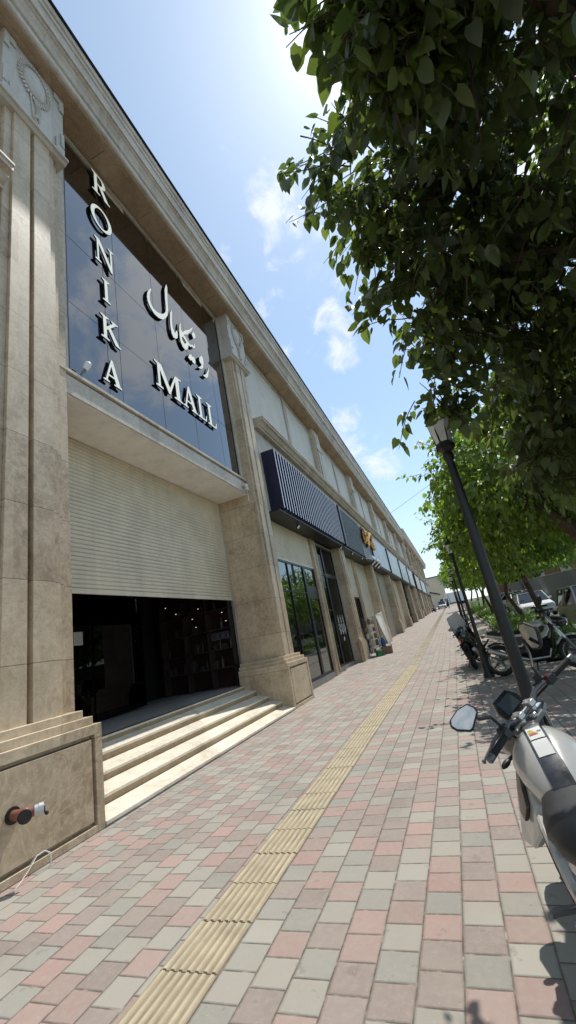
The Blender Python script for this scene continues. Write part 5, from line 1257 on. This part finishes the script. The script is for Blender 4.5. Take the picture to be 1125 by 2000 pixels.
# ------------------------------------------------------------------ trees
leafv = np.array([(0, 0, 0), (.20, .26, .03), (.26, .62, .05), (.08, .50, 0), (0, .30, -.03), (-.20, .26, .03), (-.26, .62, .05), (.32, .30, .055), (-.32, .30, .055), (.16, .82, .03), (-.16, .82, .03), (0, .62, -.035), (0, 1.04, -.10), (.20, .04, .03), (-.20, .04, .03)])
# outline half: base -> lobe -> widest -> shoulder -> tip
LV = np.array([(0, .06, 0), (0, .36, -.03), (0, .70, -.05), (0, 1.05, -.13),
               (.20, -.02, .03), (.36, .26, .05), (.30, .58, .02), (.13, .86, -.05),
               (-.20, -.02, .03), (-.36, .26, .05), (-.30, .58, .02), (-.13, .86, -.05)])
LF = [(0, 4, 5, 1), (1, 5, 6, 2), (2, 6, 7, 3), (0, 1, 9, 8), (1, 2, 10, 9), (2, 3, 11, 10)]
LF = [(0, 4, 5, 1), (1, 5, 6, 2), (2, 6, 7, 3), (0, 1, 9, 8), (1, 2, 10, 9), (2, 3, 11, 10)]
def leaves(name, pos, tip, nrm, size, mat, parent, seed, tone=None):
    n = len(pos); rs = np.random.RandomState(seed)
    tip = tip / np.linalg.norm(tip, axis=1, keepdims=True)
    nrm = nrm - tip * (nrm * tip).sum(1, keepdims=True); nrm /= np.linalg.norm(nrm, axis=1, keepdims=True) + 1e-9
    wd = np.cross(tip, nrm)
    curl = rs.uniform(.4, 2.2, (n, 1, 1))
    lv = LV[None].repeat(n, 0); lv[:, :, 2:3] *= curl
    v = pos[:, None] + size[:, None, None] * (lv[:, :, 0:1] * wd[:, None] + lv[:, :, 1:2] * tip[:, None] + lv[:, :, 2:3] * nrm[:, None])
    k = len(LV); v = v.reshape(-1, 3)
    f = (np.array(LF)[None] + (np.arange(n) * k)[:, None, None]).reshape(-1, 4)
    off = Vector((0, 0, 0)); p = parent
    while p is not None: off += p.location; p = p.parent
    v = v - np.array(off)
    me = bpy.data.meshes.new(name)
    me.vertices.add(len(v)); me.vertices.foreach_set('co', v.ravel())
    me.loops.add(f.size); me.loops.foreach_set('vertex_index', f.ravel().astype(np.int32))
    me.polygons.add(len(f)); me.polygons.foreach_set('loop_start', (np.arange(len(f)) * 4).astype(np.int32))
    me.polygons.foreach_set('loop_total', np.full(len(f), 4, np.int32)) if False else None
    me.update(calc_edges=True); me.validate()
    me.polygons.foreach_set('use_smooth', np.ones(len(me.polygons), bool))
    at = me.attributes.new('tone', 'FLOAT', 'FACE')
    if tone is None: tone = rs.rand(n)
    at.data.foreach_set('value', np.repeat(tone, len(LF)).astype(np.float32))
    me.materials.append(M[mat])
    o = bpy.data.objects.new(name, me); col.objects.link(o); o.parent = parent
    return o
def crown_points(ells, ntw, per, rs, lsize, droop=.55, twigs=None, keep=None, shell=.45):
    vol = np.array([e_[3] * e_[4] * e_[5] for e_ in ells]) ** .7; vol = vol / vol.sum()
    P_, T_, N_, S_, Q_ = [], [], [], [], []
    for _ in range(ntw):
        e_ = ells[rs.choice(len(ells), p=vol)]; c = np.array(e_[:3]); r_ = np.array(e_[3:6])
        d = rs.normal(size=3); d /= np.linalg.norm(d)
        rad = rs.uniform(shell, 1) ** .6 * rs.uniform(.84, 1.06) * (rs.uniform(1.0, 1.28) if rs.rand() < .16 else 1)
        p0 = c + d * r_ * rad
        out = d * 1.0 + np.array((0, 0, .15)) + rs.normal(size=3) * .45; out /= np.linalg.norm(out)
        ln = rs.uniform(.3, .75) * lsize / .12
        pts = [p0 - out * ln * .5]; dirv = out.copy()
        for i in range(5):
            dirv = dirv + np.array((0, 0, -.10)) + rs.normal(size=3) * .10; dirv /= np.linalg.norm(dirv); pts.append(pts[-1] + dirv * ln / 5)
        pts = np.array(pts)
        if keep is not None and not keep(pts[2]): continue
        if twigs is not None: twigs.append(pts)
        tw_tone = rs.rand()
        for i in range(per):
            t = rs.uniform(.05, 1) * 4.99; k = int(t); q = pts[k] + (pts[k + 1] - pts[k]) * (t - k)
            side = rs.normal(size=3); side -= dirv * side.dot(dirv); side /= np.linalg.norm(side)
            tip = side * .75 + dirv * .5 + np.array((0, 0, -droop - rs.uniform(0, .6)))
            q = q + side * .05 * lsize / .12
            n_ = np.array((0, 0, 1.0)) + rs.normal(size=3) * .55
            P_.append(q); T_.append(tip); N_.append(n_); S_.append(lsize * rs.uniform(.55, 1.2)); Q_.append(.5 * tw_tone + .5 * rs.rand())
    return map(np.array, (P_, T_, N_, S_, Q_))
def limb_tree(mb, base, ends, r0):
    for e_ in ends:
        a = Vector(base); b = Vector(e_); n = 7; pts = []
        bend = Vector((random.uniform(-.2, .2), random.uniform(-.2, .2), .25)) * (b - a).length * .25
        for i in range(n):
            t = i / (n - 1); pts.append(a + (b - a) * t + bend * math.sin(math.pi * t) + Vector((random.uniform(-1, 1), random.uniform(-1, 1), random.uniform(-1, 1))) * .035 * (0 < i < n - 1))
        mb.tube(pts, [r0 * (1 - .8 * i / (n - 1)) for i in range(n)], 8)
def tree(label, trunk, ells, ntw, per, lsize, mat, seed, group='leafy street trees', limbs=7, r0=.13, twig=True, keep=None, name='street_tree', shell=.45):
    rs = np.random.RandomState(seed)
    base = trunk[0]
    e = empty(name, base, label, 'tree', group)
    mb = MB(); k = len(trunk)
    mb.tube(trunk, [r0 * (1.25 if i == 0 else 1 - .35 * i / (k - 1)) for i in range(k)], 12)
    ends = []
    for i in range(limbs):
        el_ = ells[i % len(ells)]; d = rs.normal(size=3); d[2] = abs(d[2]) * .7; d /= np.linalg.norm(d)
        ends.append(np.array(el_[:3]) + d * np.array(el_[3:6]) * .72)
    limb_tree(mb, trunk[-1], ends, r0 * .55)
    tws = []
    P_, T_, N_, S_, Q_ = crown_points(ells, ntw, per, rs, lsize, twigs=tws, keep=keep, shell=shell)
    mb.build('trunk', 'bark', e, smooth=True)
    if twig:
        tb_ = MB()
        for pts in tws: tb_.tube(pts, [.006, .005, .0045, .004, .003, .002], 4, cap=False)
        tb_.build('twigs', 'bark', e)
    leaves('crown', P_, T_, N_, S_, mat, e, seed + 1, Q_)
    return e
CAM = np.array((0, 0, 1.6)); sv_ = np.array(SUN)
def keep1(p):
    if np.linalg.norm(p - CAM) < 1.6: return False
    d = p - np.array((.30, 2.5, .95)); t = d.dot(sv_); off = np.linalg.norm(d - t * sv_)
    if t > 0 and off < .42: return False
    return True
tree('big dark mulberry tree overhanging the right foreground', [(2.9, 3.4, -.1), (2.75, 3.3, 1.2), (2.5, 3.1, 2.3), (2.3, 2.9, 3.0)],
     [(1.85, 2.3, 4.9, 1.75, 1.7, 2.0), (1.55, 3.6, 3.75, 1.35, 1.3, 1.15), (2.3, 4.6, 3.3, 1.1, 1.0, .95), (.75, 1.35, 4.3, .62, .5, .75), (.56, 1.3, 4.05, .24, .26, .3), (.42, 2.5, 4.75, .55, .6, .8), (.42, 2.7, 3.75, .42, .5, .5), (.78, 3.3, 3.5, .62, .6, .5), (1.5, 4.2, 2.95, .75, .8, .55), (.46, 3.15, 3.02, .34, .3, .26), (.46, 3.15, 3.02, .34, .3, .26), (.46, 3.15, 3.05, .34, .3, .26)], 2700, 13, .098, 'leafA', 21, keep=keep1, shell=.3, group=None)
tree('leafy tree with a leaning trunk beyond the first street lamp', [(3.0, 7.6, -.1), (2.75, 7.9, 1.2), (2.3, 8.2, 2.4), (2.05, 8.6, 3.1)],
     [(2.05, 9.4, 4.3, 1.85, 2.3, 1.5), (1.5, 11.2, 3.9, 1.35, 1.5, 1.3), (3.2, 9.0, 3.6, 1.3, 2.2, 1.3)], 2300, 11, .122, 'leafB', 33, r0=.17, group=None)
tree('dense light green tree over the parked motorcycle with windshield', [(2.5, 15.2, -.05), (2.45, 15.1, 1.0), (2.3, 15.0, 2.0), (2.2, 14.9, 2.6)],
     [(1.75, 14.8, 3.9, 1.95, 2.3, 1.6), (3.3, 14.5, 3.9, 1.6, 2.0, 1.4)], 1300, 11, .13, 'leafB', 45, r0=.10, group=None)
labs = ['street tree with a bent trunk in front of the white saloon', 'street tree just beyond the white saloon', 'third street tree of the far row, behind the silver car', 'far street tree before the distant lamps', 'smaller far street tree near the end of the row', 'last street tree visible near the white box truck']
src = None
for i, (x, y, s_) in enumerate(((2.5, 20.5, 1.0), (2.6, 26.5, 1.0), (2.4, 33, 1.05), (2.5, 41, 1.1), (2.6, 51, 1.1), (2.5, 66, 1.3))):
    g = ground_z(y)
    if src is None:
        src = tree(labs[0], [(x + .1, y, g - .1), (x + .05, y, g + .8), (x - .25, y + .1, g + 1.7), (x - .1, y, g + 2.4)],
                   [(x - .35, y, g + 3.9, 1.95, 2.2, 1.6), (x + 1.0, y - .3, g + 3.8, 1.6, 2.0, 1.3)], 620, 11, .16, 'leafB', 60, r0=.10, twig=False, group='street trees in the planting strip')
    else:
        c = copy_tree(src); c.location = (x, y, g - .1); c.rotation_euler = (0, 0, i * .55 * (-1) ** i); c.scale = (s_, s_, s_); c['label'] = labs[i]
# taller trees across the street and behind
labs2 = ['dark tall tree behind the corrugated hoarding at the right edge', 'tall tree behind the hoarding, beyond the parked cars', 'tall tree far across the street behind the brick house front']
src2 = None
for i, (x, y, s_) in enumerate(((10.5, 24, 1.0), (10.5, 36, 1.1), (10, 56, 1.2))):
    g = ground_z(y)
    if src2 is None:
        src2 = tree(labs2[0], [(x, y, g - .1), (x, y + .1, g + 1.6), (x - .1, y, g + 3)], [(x, y, g + 5.6, 3.4, 3.6, 2.8), (x - 1.5, y - 2, g + 4.4, 2.2, 2.4, 1.9)], 800, 10, .26, 'leafB', 80, r0=.2, twig=False, group='trees behind the hoarding')
    else:
        c = copy_tree(src2); c.location = (x, y, g - .1); c.rotation_euler = (0, 0, 1.3 * i); c.scale = (s_,) * 3; c['label'] = labs2[i]
# shrubs in the planting strip
src3 = None
labs3 = ['bright green shrub beside the motorcycle with windshield', 'green shrub behind the silver motorcycle', 'low green shrub at the foot of the bent tree', 'leafy shrub in the strip before the white saloon', 'leafy shrub in the middle of the planting strip', 'shrub farther down the planting strip', 'far shrub in the planting strip', 'last shrub visible in the planting strip']
for i, (x, y, s_) in enumerate(((2.2, 13.4, 1.0), (2.5, 12.9, .75), (2.4, 17.0, 1.0), (2.3, 19.5, .9), (2.5, 23, 1.1), (2.4, 29, 1.1), (2.4, 37, 1.3), (2.4, 46, 1.4))):
    g = ground_z(y)
    if src3 is None:
        rs = np.random.RandomState(5); src3 = empty('shrub', (x, y, g), labs3[0], 'shrub', 'shrubs in the planting strip')
        P_, T_, N_, S_, Q_ = crown_points([(x, y, g + .45, .62, 1.0, .42), (x - .1, y + .9, g + .35, .5, .7, .36)], 230, 11, rs, .07, droop=.1, shell=.3)
        leaves('foliage', P_, T_, N_, S_, 'leafC', src3, 9, Q_)
        mb = MB()
        for k in range(9): mb.tube([(x + rs.uniform(-.1, .1), y + rs.uniform(-.2, .3), g - .02), (x + rs.uniform(-.4, .4), y + rs.uniform(-.6, .8), g + .6)], [.012, .004], 5)
        mb.build('stems', 'bark', src3)
    else:
        c = copy_tree(src3); c.location = (x, y, g); c.rotation_euler = (0, 0, .5 * math.sin(i * 2.1)); c.scale = (s_, s_, s_ * (1 + .25 * math.sin(i))); c['label'] = labs3[i]
rs = np.random.RandomState(77); n = 9000
yy = rs.uniform(12.5, 50, n) ** 1.0; xx = rs.uniform(1.78, 3.05, n)
zg = np.array([ground_z(a) for a in yy]) + .03
gc = empty('dummy', (0, 0, 0))
o = leaves('ground_cover', np.stack([xx, yy, zg + rs.uniform(0, .16, n)], 1), rs.normal(size=(n, 3)) + np.array((0, 0, .6)), rs.normal(size=(n, 3)) + np.array((0, 0, 1.2)), rs.uniform(.07, .16, n), 'leafC', None, 3)
bpy.data.objects.remove(gc)
tag(o, 'low green ground cover filling the planting strip under the trees', 'ground cover', kind='stuff')
